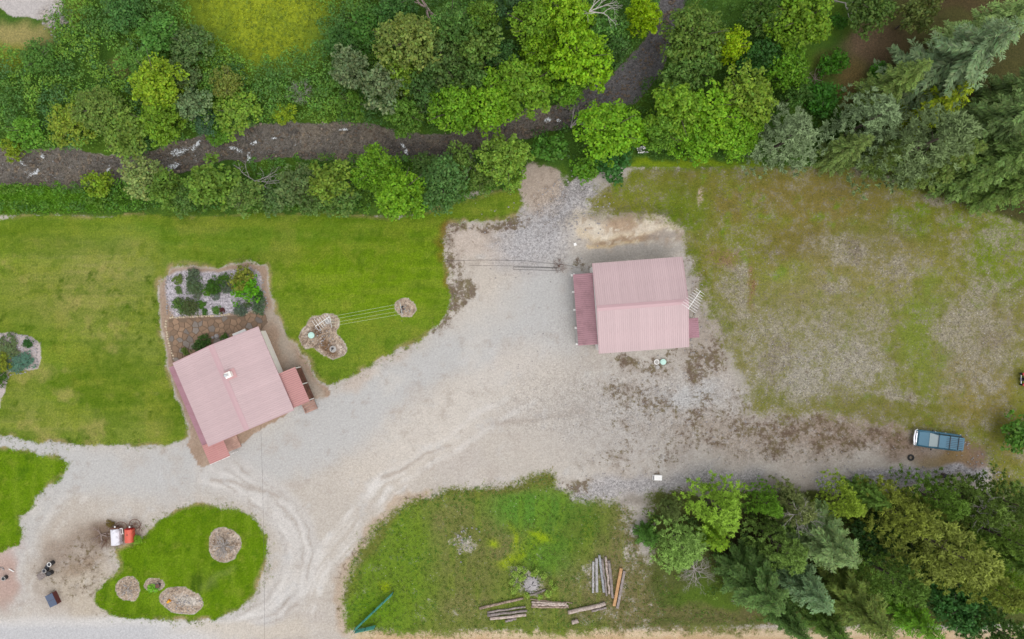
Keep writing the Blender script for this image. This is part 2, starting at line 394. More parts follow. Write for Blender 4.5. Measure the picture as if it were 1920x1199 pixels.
paint(mincol, A(178,174,174), band([(1090,922),(1200,905),(1300,898),(1420,893)], 18, 14)*.8); paint(mincol, A(190,186,188), band([(1540,900),(1650,895),(1760,888),(1850,893)], 13, 8)*.95)
paint(mincol, A(120,110,98), band([(1180,940),(1300,915),(1400,908),(1560,922),(1700,925)], 12, 10)*.5)
for b, a in ((blob(1000,440,80,60),.8),(blob(1060,390,50,50),.9),(blob(1090,360,30,20),1.),(blob(1050,760,120,80),.5),(band([(1080,922),(1300,898),(1420,893)],18,12),.9),(band([(1540,900),(1660,895),(1860,890)],14,9),1.),(blob(1250,760,180,80),.65),(blob(1500,820,250,50),.6)):
    peb = np.maximum(peb, a*b)
lanepeb = band(lane, 40, 30); peb = peb*(1-.55*lanepeb)
wclump = np.clip(.9+.45*fbm(PX,PY,26,191,4)+.4*fbm(PX,PY,80,193,3), 0, 1.5); weed = np.clip(weed*wclump*1.12, 0, 1)
paint(mincol, A(146,130,114), weed*patch(11,231,-.2,.6)*.75); paint(mincol, A(214,210,206), weed*patch(9,233,.2,.8)*.5)
# garden gravel, mulch verges, beds
nearA = seg_d(WX, WY, LAWN_A[28:48], False)
bedverge = smooth(0, 6, -sd_['A'])*inside(WX, WY, [(290,480),(520,480),(620,740),(560,760),(380,880),(350,840),(360,800),(290,690)])
paint(mincol, A(176,150,128), bedverge*.95); paint(mincol, A(186,172,156), band([(508,600),(530,650),(556,690),(590,740)], 12, 8)*.9)
paint(mincol, A(192,170,150), bedverge*patch(26,71,.1,.6)*.6)
paint(mincol, A(200,192,197), smooth(-1, 4, sd_['G'])); peb = np.maximum(peb, smooth(0,4,sd_['G'])*1.3)
paint(mincol, A(206,192,188), smooth(-1,3,sd_['L'])); paint(mincol, A(120,120,90), blob(10,680,34,26)*.6)
BEDS = [(605,628,30,42,-35),(757,579,21,20,0),(420,1022,30,35,15),(239,1106,22,22,0),(290,1100,20,13,0),(342,1130,40,26,12),(600,618,42,26,-30),(625,650,24,26,0),(585,635,26,24,0)]
bedw = np.zeros(shape)
for cx, cy, rx, ry, ro in BEDS: bedw = np.maximum(bedw, blob(cx, cy, rx, ry, ro, 1, .1))
paint(mincol, A(184,164,144), bedw); paint(mincol, A(206,190,176), bedw*patch(22,81,.1,.6)*.6)
paint(mincol, A(96,68,44), bedw*blob(600,620,34,22,40)*patch(16,83,-.2,.4)*.85); paint(mincol, A(112,80,50), blob(618,650,26,10,55,1)*.8*bedw); paint(mincol, A(206,196,184), blob(355,1128,22,9,10,1)*bedw)
paint(mincol, A(138,116,98), bedw*patch(9,201,.15,.7)*.8); paint(mincol, A(228,214,200), bedw*patch(7,203,.35,.9)*.7); peb = np.maximum(peb, bedw*1.1)
paint(mincol, A(146,126,108), blob(208,1006,62,32,-5)*.8); paint(mincol, A(128,106,90), blob(205,1006,40,22)*.5)
# ---- vegetation colours
LG = A(112,138,42); paint(vegcol, LG, sd_['A'] > -25)
inA = smooth(-20, -5, sd_['A'])
paint(vegcol, A(118,150,26), inA*blob(700,500,170,110)*.9); paint(vegcol, A(96,128,26), inA*blob(650,450,120,40)*.5); paint(vegcol, A(104,138,40), inA*blob(460,440,300,22)*.6)
paint(vegcol, A(172,162,104), inA*blob(180,510,110,60,0,2,.8)*.6); paint(vegcol, A(160,154,84), inA*blob(100,560,110,50,0,2,.8)*.4); paint(vegcol, A(164,158,92), inA*blob(230,620,90,80,0,2,.8)*.3)
paint(vegcol, A(170,160,98), inA*blob(80,790,90,24,0,2,.8)*.45); paint(vegcol, A(160,156,84), inA*blob(20,720,50,40,0,2,.8)*.45); paint(vegcol, A(156,158,84), inA*blob(270,790,60,30,0,2,.8)*.35)
paint(vegcol, A(90,118,24), inA*blob(210,720,90,60)*.7); paint(vegcol, A(90,118,22), inA*blob(330,760,30,60)*.6); paint(vegcol, A(96,120,30), inA*blob(60,440,120,30)*.4)
paint(vegcol, A(150,150,70), inA*patch(60,91,.25,.8)*.45); paint(vegcol, A(66,94,18), inA*patch(14,93,.38,.75)*smooth(480,520,PY)*smooth(420,330,PX)*.8)
paint(vegcol, A(140,150,52), inA*patch(34,131,.1,.8)*.5); paint(vegcol, A(88,116,24), inA*patch(34,133,.2,.8)*.45); paint(vegcol, A(136,152,60), inA*patch(12,135,.2,.9)*.35)
stripe = .5+.5*np.sin((PY-.04*PX)/5.2+1.2*n1); paint(vegcol, A(132,152,40), inA*smooth(520,440,PY)*stripe*.22)
inBC = np.maximum(smooth(-20,-5,sd_['B']), smooth(-20,-5,sd_['C']))
paint(vegcol, A(102,136,20), inBC); paint(vegcol, A(86,116,20), inBC*patch(70,221,.0,.6)*.5); paint(vegcol, A(136,148,52), inBC*patch(30,223,.3,.9)*.5); paint(vegcol, A(118,152,30), inBC*patch(40,95,.2,.7)*.5); paint(vegcol, A(70,104,16), inBC*patch(22,97,.5,.95)*.7); paint(vegcol, A(64,90,22), blob(375,1094,30,20)*.8*inBC)
paint(vegcol, A(132,150,70), band([(440,1075),(400,1095),(380,1105)],8,8)*.5*inBC)
inD = smooth(-30,-5,sd_['D'])
paint(vegcol, A(122,136,62), inD); paint(vegcol, A(136,132,84), inD*patch(60,163,.1,.7)*.7); paint(vegcol, A(112,144,40), inD*blob(740,1060,90,110)*.8); paint(vegcol, A(96,146,52), inD*blob(1010,960,90,40)*.85); paint(vegcol, A(98,142,48), inD*blob(1030,1040,60,40)*.8)
paint(vegcol, A(124,122,74), inD*blob(880,1040,70,90)*.6); paint(vegcol, A(110,148,34), inD*blob(700,1150,60,40)*.8); paint(vegcol, A(132,124,84), inD*blob(1120,1080,60,60)*.8); paint(vegcol, A(100,122,46), inD*blob(1100,990,60,50)*.7)
paint(vegcol, A(126,118,82), inD*blob(1220,1150,180,40)*.8); paint(vegcol, A(112,126,52), inD*blob(1100,1170,300,16)*.5); paint(vegcol, A(120,118,62), inD*band([(650,1120),(670,1040),(730,970),(820,928),(960,912),(1030,890)],12,10)*.7)
for x, y, rx, ry in ((953,1058,16,12),(974,1040,8,10),(1010,1018,16,10),(925,1008,8,6),(730,1092,8,6),(960,1010,5,14)): paint(vegcol, A(158,182,24), blob(x,y,rx*1.2,ry*1.2,0,2,.9)*.8)
inF = smooth(-30,-5,sd_['F'])
paint(vegcol, A(130,130,56), inF); paint(vegcol, A(122,134,44), inF*patch(110,101,-.1,.6)*.7); paint(vegcol, A(138,116,70), inF*blob(1480,380,200,50)*.5); paint(vegcol, A(104,128,34), inF*blob(1280,400,50,60)*.8); paint(vegcol, A(112,124,44), inF*band([(1300,480),(1320,560),(1345,620)],16,8)*.9)
paint(vegcol, A(148,142,88), inF*blob(1600,520,160,60)*.7); paint(vegcol, A(122,148,42), inF*blob(1740,570,36,44,0,2,.8)*.75); paint(vegcol, A(122,146,44), inF*blob(1712,640,24,50,0,2,.8)*.75); paint(vegcol, A(124,144,46), inF*blob(1750,680,36,44,0,2,.8)*.65)
paint(vegcol, A(110,136,30), inF*blob(1880,480,70,80)*.7); paint(vegcol, A(114,140,32), inF*blob(1700,420,40,26)*.7); paint(vegcol, A(124,122,54), inF*blob(1650,780,260,24)*.7); paint(vegcol, A(150,128,70), inF*blob(1840,730,70,60)*.6); paint(vegcol, A(116,122,52), inF*blob(1450,745,60,16)*.8)
paint(vegcol, A(140,150,60), inF*blob(1480,505,40,20)*.6); paint(vegcol, A(146,128,84), inF*patch(50,151,.1,.7)*.4); paint(vegcol, A(126,138,46), inF*patch(70,157,.0,.6)*.55*smooth(640,470,PY)); paint(vegcol, A(112,146,34), inF*patch(34,159,.35,.9)*.7); paint(vegcol, A(112,112,50), inF*patch(26,153,.2,.8)*.5); paint(vegcol, A(126,112,60), inF*blob(1500,450,70,30)*.6); paint(vegcol, A(150,140,70), inF*blob(1640,500,110,40)*.5)
paint(vegcol, A(142,138,96), inF*blob(1530,660,200,110,0,2,.9)*.7*(1-blob(1735,640,50,100,0,2,.9))); paint(vegcol, A(134,126,92), inF*blob(1830,640,90,90,0,2,.9)*.6); paint(vegcol, A(124,118,80), inF*blob(1620,470,90,40,0,2,.9)*.5)
paint(vegcol, A(132,122,84), inD*smooth(1095,1180,PX+20*n2)*.8); paint(vegcol, A(128,120,82), smooth(1140,1200,PX)*smooth(1330,1230,PX)*smooth(930,960,PY)*.6)
stk = fbm(PX*.12, PY, 14, 171, 4); paint(vegcol, A(138,154,52), inA*smooth(.05,.6,stk)*.4); paint(vegcol, A(92,122,24), inA*smooth(-.1,-.6,stk)*.35)
paint(vegcol, A(172,162,96), inA*patch(44,207,.1,.8)*smooth(520,300,PX)*smooth(430,500,PY)*.6); paint(vegcol, A(84,116,26), inA*patch(26,209,.2,.8)*.55); paint(vegcol, A(78,116,20), inBC*patch(16,211,.25,.8)*.6)
paint(vegcol, A(150,164,60), np.maximum(inA,inBC)*patch(7,241,.2,.9)*.35); paint(vegcol, A(76,104,18), np.maximum(inA,inBC)*patch(7,243,.25,.9)*.4)
stk2 = fbm(PX, PY*.2, 16, 173, 4); paint(vegcol, A(128,156,40), np.maximum(inBC,inD*.6)*smooth(.1,.7,stk2)*.5)
# ---- coverage
cover = np.full(shape, -1.0); ragg = np.full(shape, .8)
for k in 'ABC': cover = np.maximum(cover, np.clip(sd_[k]/7.0+.1, -1, 1))
cover = np.where((cover > -.99) & (sd_['L'] > -2), np.minimum(cover, -sd_['L']/4), cover); cover = np.minimum(cover, 1-2*bedw)
cD = np.clip(sd_['D']/14.0+.15*n3, -1, 1); cD = np.minimum(cD, 1.3-1.4*np.maximum.reduce([blob(868,1010,16,20), blob(835,1018,9,7)*.9, blob(860,1015,26,18)*.8, blob(1000,1095,36,24)*.9, blob(1110,1075,36,30)*.75, blob(1185,1010,22,70)*.85, blob(1120,1150,60,20)*.55, blob(1090,910,14,10)*.3, .55*smooth(1100,1185,PX+16*n2)]))
cD = np.where(sd_['D'] > 0, cD-.35*patch(50,155,.0,.7)*(1-blob(1000,980,140,80)), cD); cover = np.maximum(cover, cD); ragg = np.where(sd_['D'] > -18, 1.2, ragg)
barr = np.maximum.reduce([blob(1560,455,60,16)*.75, blob(1600,480,40,22)*.8, blob(1570,545,36,14)*1.0, blob(1382,530,32,60)*1.0, blob(1440,620,80,60)*.75, blob(1540,680,140,60)*1.05, blob(1480,710,120,34)*1.0, blob(1830,640,90,70)*.9, blob(1800,700,80,40)*.85,
    blob(1700,510,60,30)*.8, blob(1640,600,50,40)*.85, blob(1560,620,60,34)*.8, blob(1700,745,60,12)*1., blob(1312,368,7,18,5,1)*1.3, blob(1760,382,34,8)*1.1, blob(1580,705,10,12)*1.2, blob(1560,745,40,12)*.9, blob(1850,560,80,40)*.5, blob(1880,440,50,14)*.6])
barr = barr*(1-.8*np.maximum.reduce([blob(1740,570,30,40), blob(1720,650,24,60), blob(1750,690,30,40)]))
cF = np.minimum(np.clip(sd_['F']/20.0+.2*n3, -1, 1), 0.6-.85*barr - .4*patch(60,103,-.1,.7)-.3*patch(150,161,-.2,.7)+.35*np.maximum(blob(1290,420,40,80,0,2,.8), blob(1740,630,50,100,0,2,.9)))
cover = np.maximum(cover, np.clip(cF,-1,1)); ragg = np.where(sd_['F'] > -24, 1.5, ragg)
paint(mincol, A(162,153,132), inF*(sd_['F'] > 0)); paint(mincol, A(174,167,152), inF*blob(1500,690,170,66,0,2,.9)*.8); paint(mincol, A(128,114,100), inF*patch(40,107,.1,.7)*.5); paint(mincol, A(150,118,92), inF*blob(1360,480,30,14)*.9); paint(mincol, A(150,112,84), inF*blob(1408,530,7,50,3)*.9); paint(mincol, A(216,190,170), blob(1312,368,7,18,5,1))
peb = np.where(sd_['F'] > 0, .95, peb); peb = np.where(sd_['D'] > 0, .9, peb); weed = np.where(sd_['F'] > 4, np.maximum(weed, barr*.35), weed)
# dry verge round every lawn
for k, w in (('A', 10), ('B', 9), ('C', 9)):
    e = sd_[k]; paint(vegcol, A(172,152,112), smooth(w, 1, e)*smooth(-10,-2,e)*np.clip(.15+1.1*n4+.5*n2,0,.85))
paint(vegcol, A(128,104,44), band([(842,428),(830,452),(834,490),(846,530)], 8, 7)*(.35+.5*np.clip(n3+.4,0,1)))
# ---- creek side and woods
wood = np.maximum(smooth(414, 398, PY+3*n1+np.where(PX > 1050, np.clip((PX-1050)*1.1, 0, 92), 0)-np.where(PX > 1600, (PX-1600)*.33, 0)), 0)
wood = wood*(1-np.maximum(blob(1020,352,40,48,-45,2,.25), blob(1095,362,34,22,-20,2,.3))*.98)
wood = np.where(sd_['A'] > 2, 0, wood); wood = wood*(1-smooth(820, 930, PX)*smooth(1110, 1060, PX)*smooth(352, 366, PY))
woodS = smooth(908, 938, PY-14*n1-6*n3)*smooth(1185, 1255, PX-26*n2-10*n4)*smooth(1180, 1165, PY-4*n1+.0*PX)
cover = np.maximum(cover, wood*2-1); cover = np.maximum(cover, np.clip(woodS*2-1.0,-1,.75)); ragg = np.where((wood > .3) | (woodS > .3), .9, ragg)
paint(vegcol, A(78,112,44), wood); paint(vegcol, A(92,122,40), wood*patch(60,111,0,.5)*.7)
paint(vegcol, A(160,174,48), wood*np.maximum(blob(490,20,140,50,0,2,.6), blob(495,70,90,52,0,2,.7))*.9); paint(vegcol, A(122,142,52), wood*blob(490,50,140,70)*patch(30,181,.0,.6)*.7); paint(vegcol, A(136,156,44), wood*blob(490,40,80,24)*.8*patch(26,113,-.2,.5)); paint(vegcol, A(120,150,40), wood*blob(400,105,60,40)*.6)
paint(vegcol, A(172,160,104), wood*blob(40,75,55,28)*.9); paint(vegcol, A(152,160,50), wood*blob(20,105,40,20)*.7); paint(vegcol, A(140,132,84), wood*blob(240,125,36,14,10)*.8); paint(vegcol, A(128,116,84), wood*blob(370,150,22,10)*.8); paint(vegcol, A(130,140,60), wood*blob(140,20,30,40)*.7)
paint(vegcol, A(98,146,34), wood*blob(60,372,120,22)*.8); paint(vegcol, A(136,160,36), wood*band([(1180,312),(1250,304),(1420,306)],9,6)*.9)
paint(vegcol, A(128,108,86), wood*blob(1640,90,64,46,-20)*1.0); paint(vegcol, A(140,118,96), wood*blob(1625,75,40,20,-10)*.8); paint(vegcol, A(132,112,72), wood*blob(1590,160,26,40)*.9); paint(vegcol, A(116,112,64), wood*blob(1545,130,30,26)*.6); paint(vegcol, A(96,76,58), wood*blob(1800,12,90,16)*.9)
paint(vegcol, A(84,74,50), wood*smooth(1560,1720,PX)*.85)
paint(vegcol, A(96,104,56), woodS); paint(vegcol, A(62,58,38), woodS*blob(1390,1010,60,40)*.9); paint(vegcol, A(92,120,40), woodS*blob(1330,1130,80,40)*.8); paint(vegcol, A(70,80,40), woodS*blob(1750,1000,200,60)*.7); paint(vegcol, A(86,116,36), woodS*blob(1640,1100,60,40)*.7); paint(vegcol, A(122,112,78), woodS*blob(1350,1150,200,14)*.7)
gp = blob(50,8,62,26,10,1,.2); cover = np.minimum(cover, 1-2*gp); paint(mincol, A(208,200,196), gp); rp = blob(105,40,30,30,-40,1,.5)*patch(20,117,-.1,.3); cover = np.minimum(cover, 1-1.4*rp); paint(mincol, A(190,178,168), rp); peb = np.maximum(peb, rp*1.2)
# bed of the creek
inR = smooth(-7, 3, rv)
paint(mincol, A(164,158,152), inR); paint(mincol, A(190,178,162), inR*patch(30,121,0,.6)*.7); paint(mincol, A(92,88,90), inR*patch(12,123,.0,.8,6,.75)*.65); paint(mincol, A(232,206,172), inR*patch(7,125,.45,.9)*.7); paint(mincol, A(150,152,164), inR*smooth(1000,1130,PX)*.75); paint(mincol, A(116,112,112), inR*blob(800,280,90,24)*.8)  # upper reach: blue-grey sky reflection painted into the bed colour
cover = np.where(rv > -9, np.minimum(cover, 1-2*inR), cover); peb = np.maximum(peb, inR*1.1); weed = weed*(1-inR)

# ---- relief
Z = .03*nb + .015*n1
Z = Z - 1.0*smooth(-16, 22, rv) - .35*smooth(-60, -16, rv)*(wood > .1)
bank = blob(1175,428,100,30,-4,1,.5); Z = Z + .75*bank*smooth(466, 452, PY+.07*(PX-1180)+2*n3)
Z = Z + .18*blob(342,1130,36,22,12,1,.6) + .12*blob(420,1022,26,30,0,1,.7) + .1*(wood+woodS)*n3*(rv < -10)
def ground_z(px, py):
    i = int(np.argmin(abs(xs-(px-960)/PPM))); j = int(np.argmin(abs(ys-(599.5-py)/PPM))); return float(Z[j, i])

# ---- surface
def ground_material():
    n = NT('ground_surface'); p = n.pos()
    fa = n.noise(p, .8, 9, .68); ff = n.noise(p, 4.5, 7, .72); fv = n.noise(p, 17, 4, .7); fw = n.noise(p, 1.9, 8, .66)
    mixn = n.math('ADD', n.math('MULTIPLY', fa, .45), n.math('ADD', n.math('MULTIPLY', ff, .4), n.math('MULTIPLY', fv, .15)))
    cov = n.attr('cover', 'Fac'); rg = n.attr('ragg', 'Fac')
    k = n.math('MULTIPLY_ADD', n.math('MULTIPLY', n.math('SUBTRACT', mixn, .5), 7.0), rg, cov)
    fac = n.math('MULTIPLY_ADD', k, n.math('MULTIPLY_ADD', rg, -1.25, 2.75), .5, clamp=True)
    # plants: blades and tufts, with a yellower and a deeper tone mixed in
    v = n.attr('vegcol')
    v = n.mix(n.math('MULTIPLY', n.math('SUBTRACT', ff, .45), 2.4, clamp=True), v, n.mix(1.0, v, (1.35,1.18,1.1), 'MULTIPLY'))
    v = n.mix(n.math('MULTIPLY', n.math('SUBTRACT', fa, .5), 2.5, clamp=True), v, n.mix(1.0, v, (.74,.82,.7), 'MULTIPLY'))
    v = n.scale(v, n.math('ADD', n.math('MULTIPLY_ADD', fv, 2.2, -.1), n.math('MULTIPLY_ADD', ff, 1.3, -.65)))
    vw = n.new('TexVoronoi'); vw.feature = 'F1'; n.set(vw.inputs['Vector'], p); vw.inputs['Scale'].default_value = 3.2
    sw = n.new('SeparateColor'); n.set(sw.inputs[0], vw.outputs['Color'])
    fl = n.math('MULTIPLY', n.math('MULTIPLY', n.math('GREATER_THAN', sw.outputs[1], .9), n.math('LESS_THAN', vw.outputs['Distance'], .17)), n.math('GREATER_THAN', n.attr('peb', 'Fac'), .8))
    v = n.mix(n.math('MULTIPLY', fl, .6), v, (.4,.38,.3))
    # stones: every pebble its own tone
    vo = n.new('TexVoronoi'); vo.feature = 'F1'; n.set(vo.inputs['Vector'], p); vo.inputs['Scale'].default_value = 5.5
    vo2 = n.new('TexVoronoi'); vo2.feature = 'F1'; n.set(vo2.inputs['Vector'], p); vo2.inputs['Scale'].default_value = 13
    s1 = n.new('SeparateColor'); n.set(s1.inputs[0], vo.outputs['Color']); s2 = n.new('SeparateColor'); n.set(s2.inputs[0], vo2.outputs['Color'])
    pk = n.attr('peb', 'Fac'); m = n.attr('mincol')
    pv = n.math('ADD', n.math('MULTIPLY', n.math('SUBTRACT', s1.outputs[0], .5), .5), n.math('MULTIPLY', n.math('SUBTRACT', s2.outputs[0], .5), .55))
    m = n.scale(m, n.math('MULTIPLY_ADD', pv, pk, 1.0))
    m = n.scale(m, n.math('ADD', n.math('MULTIPLY_ADD', ff, .8, .4), n.math('MULTIPLY_ADD', fv, .75, -.175)))
    white = n.math('MULTIPLY', n.math('GREATER_THAN', s1.outputs[1], .955), n.math('MULTIPLY', pk, n.math('LESS_THAN', vo.outputs['Distance'], .32)))
    m = n.mix(n.math('MULTIPLY', white, .7, clamp=True), m, (.52,.5,.48))
    # moss and low weeds on the stones
    wd = n.attr('weed', 'Fac')
    wn_ = n.math('ADD', n.math('MULTIPLY', fw, .55), n.math('ADD', n.math('MULTIPLY', ff, .3), n.math('MULTIPLY', n.noise(p, .45, 6, .7), .15)))
    wf = n.math('MULTIPLY', n.math('ADD', n.math('MULTIPLY_ADD', wn_, 5.0, -2.5), n.math('MULTIPLY_ADD', wd, .9, -.50)), 2.6, clamp=True)
    wc = n.mix(n.math('MULTIPLY', n.math('SUBTRACT', fa, .42), 5, clamp=True), A(112,92,76), A(116,104,62))
    wc = n.scale(wc, n.math('MULTIPLY_ADD', fv, 1.2, .4))
    m = n.mix(n.math('MULTIPLY', wf, n.math('GREATER_THAN', wd, .02)), m, n.mix(.84, m, wc))
    n.set(n.b.inputs['Base Color'], n.mix(fac, m, v))
    n.b.inputs['Roughness'].default_value = .95; n.b.inputs['Specular IOR Level'].default_value = .03
    n.bump(n.math('ADD', ff, n.math('MULTIPLY', fv, .6)), .09, .8)
    return n.m
M['ground'] = ground_material()

fc = lambda a: (a[:-1,:-1]+a[1:,:-1]+a[:-1,1:]+a[1:,1:])/4
cx_, cy_ = fc(PX), fc(PY)
zone = np.zeros(cx_.shape, int)              # 0 gravel yard
zone[fc(wood) > .5] = 6
zone[fc(woodS) > .5] = 7
zone[(cy_ > 1168+.0*cx_) & (fc(sd_['D']) < 0) & (fc(sd_['C']) < 0)] = 8
for k, i in (('A',1),('B',2),('C',3),('D',4),('F',5)): zone[fc(sd_[k]) > 0] = i
zone[(fc(wood) > .5) & (zone == 5)] = 6
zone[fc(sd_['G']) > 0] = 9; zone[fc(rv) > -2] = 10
ex = (cx_ < -110) | (cx_ > 2030) | (cy_ < -85) | (cy_ > 1285); zone[ex & (zone != 10)] = 11
NAMES = {0:('gravel_yard','pale gravel yard and drive joining the two pink-roofed buildings'), 1:('lawn','large mown lawn between the creek thicket and the gravel drive'), 2:('lawn','small lawn west of the drive below the gravel path'),
  3:('lawn','teardrop lawn island inside the loop of the drive'), 4:('meadow','rough green meadow with log piles beside the road'), 5:('field','dry patchy field east of the garage'),
  6:('creek_bank','green overgrown banks along the creek'), 7:('forest_floor','dim floor under the roadside conifers'), 8:('road','pale dirt road along the bottom edge'), 9:('garden_bed','pebbled garden bed planted with low shrubs'),
  10:('creek_bed','stony brown bed of the creek'), 11:('ground','open land reaching to the horizon')}
I = np.arange(nx*ny).reshape(ny, nx)
quads_all = np.stack([I[:-1,:-1], I[:-1,1:], I[1:,1:], I[1:,:-1]], -1)
flat = lambda a: a.reshape(nx*ny, -1).squeeze()
V = np.stack([GX, GY, Z], -1).reshape(-1, 3); ATT = {k: flat(v) for k, v in dict(cover=cover, ragg=ragg, peb=peb, weed=weed).items()}
MC, VC = mincol.reshape(-1,3), vegcol.reshape(-1,3)
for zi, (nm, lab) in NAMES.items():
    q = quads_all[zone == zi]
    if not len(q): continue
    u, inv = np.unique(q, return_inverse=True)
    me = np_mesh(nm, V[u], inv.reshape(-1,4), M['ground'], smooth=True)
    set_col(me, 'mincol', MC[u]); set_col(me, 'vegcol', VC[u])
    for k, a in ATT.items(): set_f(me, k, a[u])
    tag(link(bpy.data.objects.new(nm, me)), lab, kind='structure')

# ---- creek water: a rippled clear sheet with foam at the riffles
def water_material():
    n = NT('creek_water'); p = n.pos()
    r1 = n.noise(p, 1.6, 7, .7, 1.2); r2 = n.noise(p, 6, 5, .65, .6)
    foam = n.attr('foam', 'Fac')
    n.set(n.b.inputs['Base Color'], (.075,.07,.066,1)); n.b.inputs['Roughness'].default_value = .1; n.b.inputs['IOR'].default_value = 1.33
    n.bump(n.math('ADD', r1, n.math('MULTIPLY', r2, .5)), .5, 1.0)
    tr = n.new('BsdfTransparent'); tr.inputs[0].default_value = (.93,.9,.86,1)
    ms = n.new('MixShader'); ms.inputs[0].default_value = .26
    n.t.links.new(tr.outputs[0], ms.inputs[1]); n.t.links.new(n.b.outputs[0], ms.inputs[2])
    df = n.new('BsdfDiffuse'); df.inputs[0].default_value = (.62,.64,.66,1)
    f = n.math('MULTIPLY', n.math('SUBTRACT', n.math('MULTIPLY', foam, n.math('ADD', n.math('MULTIPLY', r1, .5), r2)), .64), 7.0, clamp=True)
    m2 = n.new('MixShader'); n.set(m2.inputs[0], f); n.t.links.new(ms.outputs[0], m2.inputs[1]); n.t.links.new(df.outputs[0], m2.inputs[2])
    n.t.links.new(m2.outputs[0], n.out.inputs['Surface']); return n.m
M['water'] = water_material()
foamf = .74*smooth(-4,10,rv_raw)*smooth(720,560,PX)
for x, y, rx, ry, ro in ((55,320,8,18,60),(72,290,10,6,60),(200,313,6,10,10),(325,310,16,10,-30),(335,280,22,9,-20),(362,270,8,14,20),(415,250,10,5,-10),(438,280,14,7,20),(475,265,12,5,-40),(460,292,5,12,0),(1028,222,8,10,60),(1048,225,6,8,0),(755,272,5,10,-30),(760,284,5,9,-20),(640,240,10,4,0),(512,252,8,3,0),(30,300,10,4,40)):
    foamf = np.maximum(foamf, blob(x, y, rx*1.5, ry*1.4, ro, 1, .95))
wz = rv_raw > -14; wmask = fc(wz.astype(float)) > .5
q = quads_all[wmask]; u, inv = np.unique(q, return_inverse=True)
wv = V[u].copy(); wv[:, 2] = -.62+.02*flat(n3)[u]
me = np_mesh('creek', wv, inv.reshape(-1,4), M['water'], smooth=True); set_f(me, 'foam', flat(foamf)[u])
tag(link(bpy.data.objects.new('creek', me)), 'shallow brown creek with small white riffles', kind='structure')
# ------------------------------------------------------------------ the two metal-roofed buildings
def roof_material(name, col, stain):
    n = NT(name); p = n.pos(); mp = n.new('Mapping'); n.set(mp.inputs['Vector'], p); mp.inputs['Scale'].default_value = (.35, 5.0, 1.0)
    st = n.noise(mp.outputs[0], 1.4, 6, .65); bl = n.noise(p, .45, 5, .6); sp = n.noise(p, 9, 4, .7); r = n.new('ObjectInfo').outputs['Random']
    f = n.math('ADD', n.math('MULTIPLY_ADD', st, .22, .72), n.math('MULTIPLY_ADD', bl, .22, .06)); f = n.math('MULTIPLY', f, n.math('MULTIPLY_ADD', r, .07, .965))
    c = n.mix(n.math('MULTIPLY', n.math('SUBTRACT', st, .56), 3.5, clamp=True), n.scale(col, f), stain)
    c = n.mix(n.math('MULTIPLY', n.math('SUBTRACT', sp, .66), 5, clamp=True), c, stain)
    n.set(n.b.inputs['Base Color'], c); n.set(n.b.inputs['Roughness'], n.math('MULTIPLY_ADD', bl, .3, .3)); n.b.inputs['Specular IOR Level'].default_value = .35; return n.m
M['roof'] = roof_material('faded_red_roof_metal', A(220,192,192), A(196,166,166))
M['rib'] = mat_basic('shade_dust_rib', A(207,179,181), .5, 0, .3, var=.05)  # rib sides darker: relief shading put into the colour, along with dust
M['roof_edge'] = mat_basic('roof_trim_metal', A(212,174,177), .42, 0, .4, var=.05)
M['porch_roof'] = mat_basic('dusty_red_porch_roof', A(186,140,150), .5, 0, .3, var=.08, scale=1.2, grime=.5, grime_col=A(150,104,104))
M['porch_coral'] = mat_basic('coral_porch_roof', A(212,154,148), .45, 0, .35, var=.06, scale=1.5, grime=.2, grime_col=A(190,130,125))
M['maroon_roof'] = mat_basic('maroon_leanto_roof', A(184,140,147), .5, 0, .3, var=.07, scale=1.0, grime=.55, grime_col=A(112,84,86))
M['deck'] = mat_wood('brown_deck_boards', A(150,104,80), A(100,66,52), (1,9,9))
M['deck_pale'] = mat_wood('pale_step_boards', A(214,178,160), A(180,140,126), (1,9,9))

def rib_tint(o, mat):
    o.data.materials.append(mat)
    for f in o.data.polygons:
        if .05 < f.normal.z < .85: f.material_index = 1
M['rib_dark'] = mat_basic('shade_dust_dark_rib', A(152,114,120), .6, 0, .3, var=.1)  # porch and lean-to rib sides, shade and dust both in the tone
M['rib_coral'] = mat_basic('shade_dust_coral_rib', A(194,126,122), .6, 0, .3, var=.1)  # coral rib sides toned down to carry shade as well as dust
def local(root, px, py, z):
    return root.matrix_world.inverted() @ P(px, py, z)
def ribbed_sheet(mb, x0, x1, z0, z1, y0, y1, pitch=.23, t=.03):
    """corrugated shed-roof sheet sloping from (x0,z0) to (x1,z1), ribs running down the slope"""
    prof = [(y0, 0.0)]; y = y0+.06
    while y < y1-.1:
        prof += [(y, 0), (y+.018, .032), (y+.05, .032), (y+.068, 0)]; y += pitch
    prof.append((y1, 0.0)); n = len(prof)
    vs = [(x0, a, z0+h) for a, h in prof]+[(x1, a, z1+h) for a, h in prof]
    fs = [(i, i+1, n+i+1, n+i) if x1 < x0 else (i+1, i, n+i, n+i+1) for i in range(n-1)]
    mb.add(vs, fs)
    mb.add([(x0,y0,z0-t),(x1,y0,z1-t),(x1,y1,z1-t),(x0,y1,z0-t),(x0,y0,z0),(x1,y0,z1),(x1,y1,z1),(x0,y1,z0)],
           [(0,1,5,4),(1,2,6,5),(2,3,7,6),(3,0,4,7),(3,2,1,0)])
    return mb
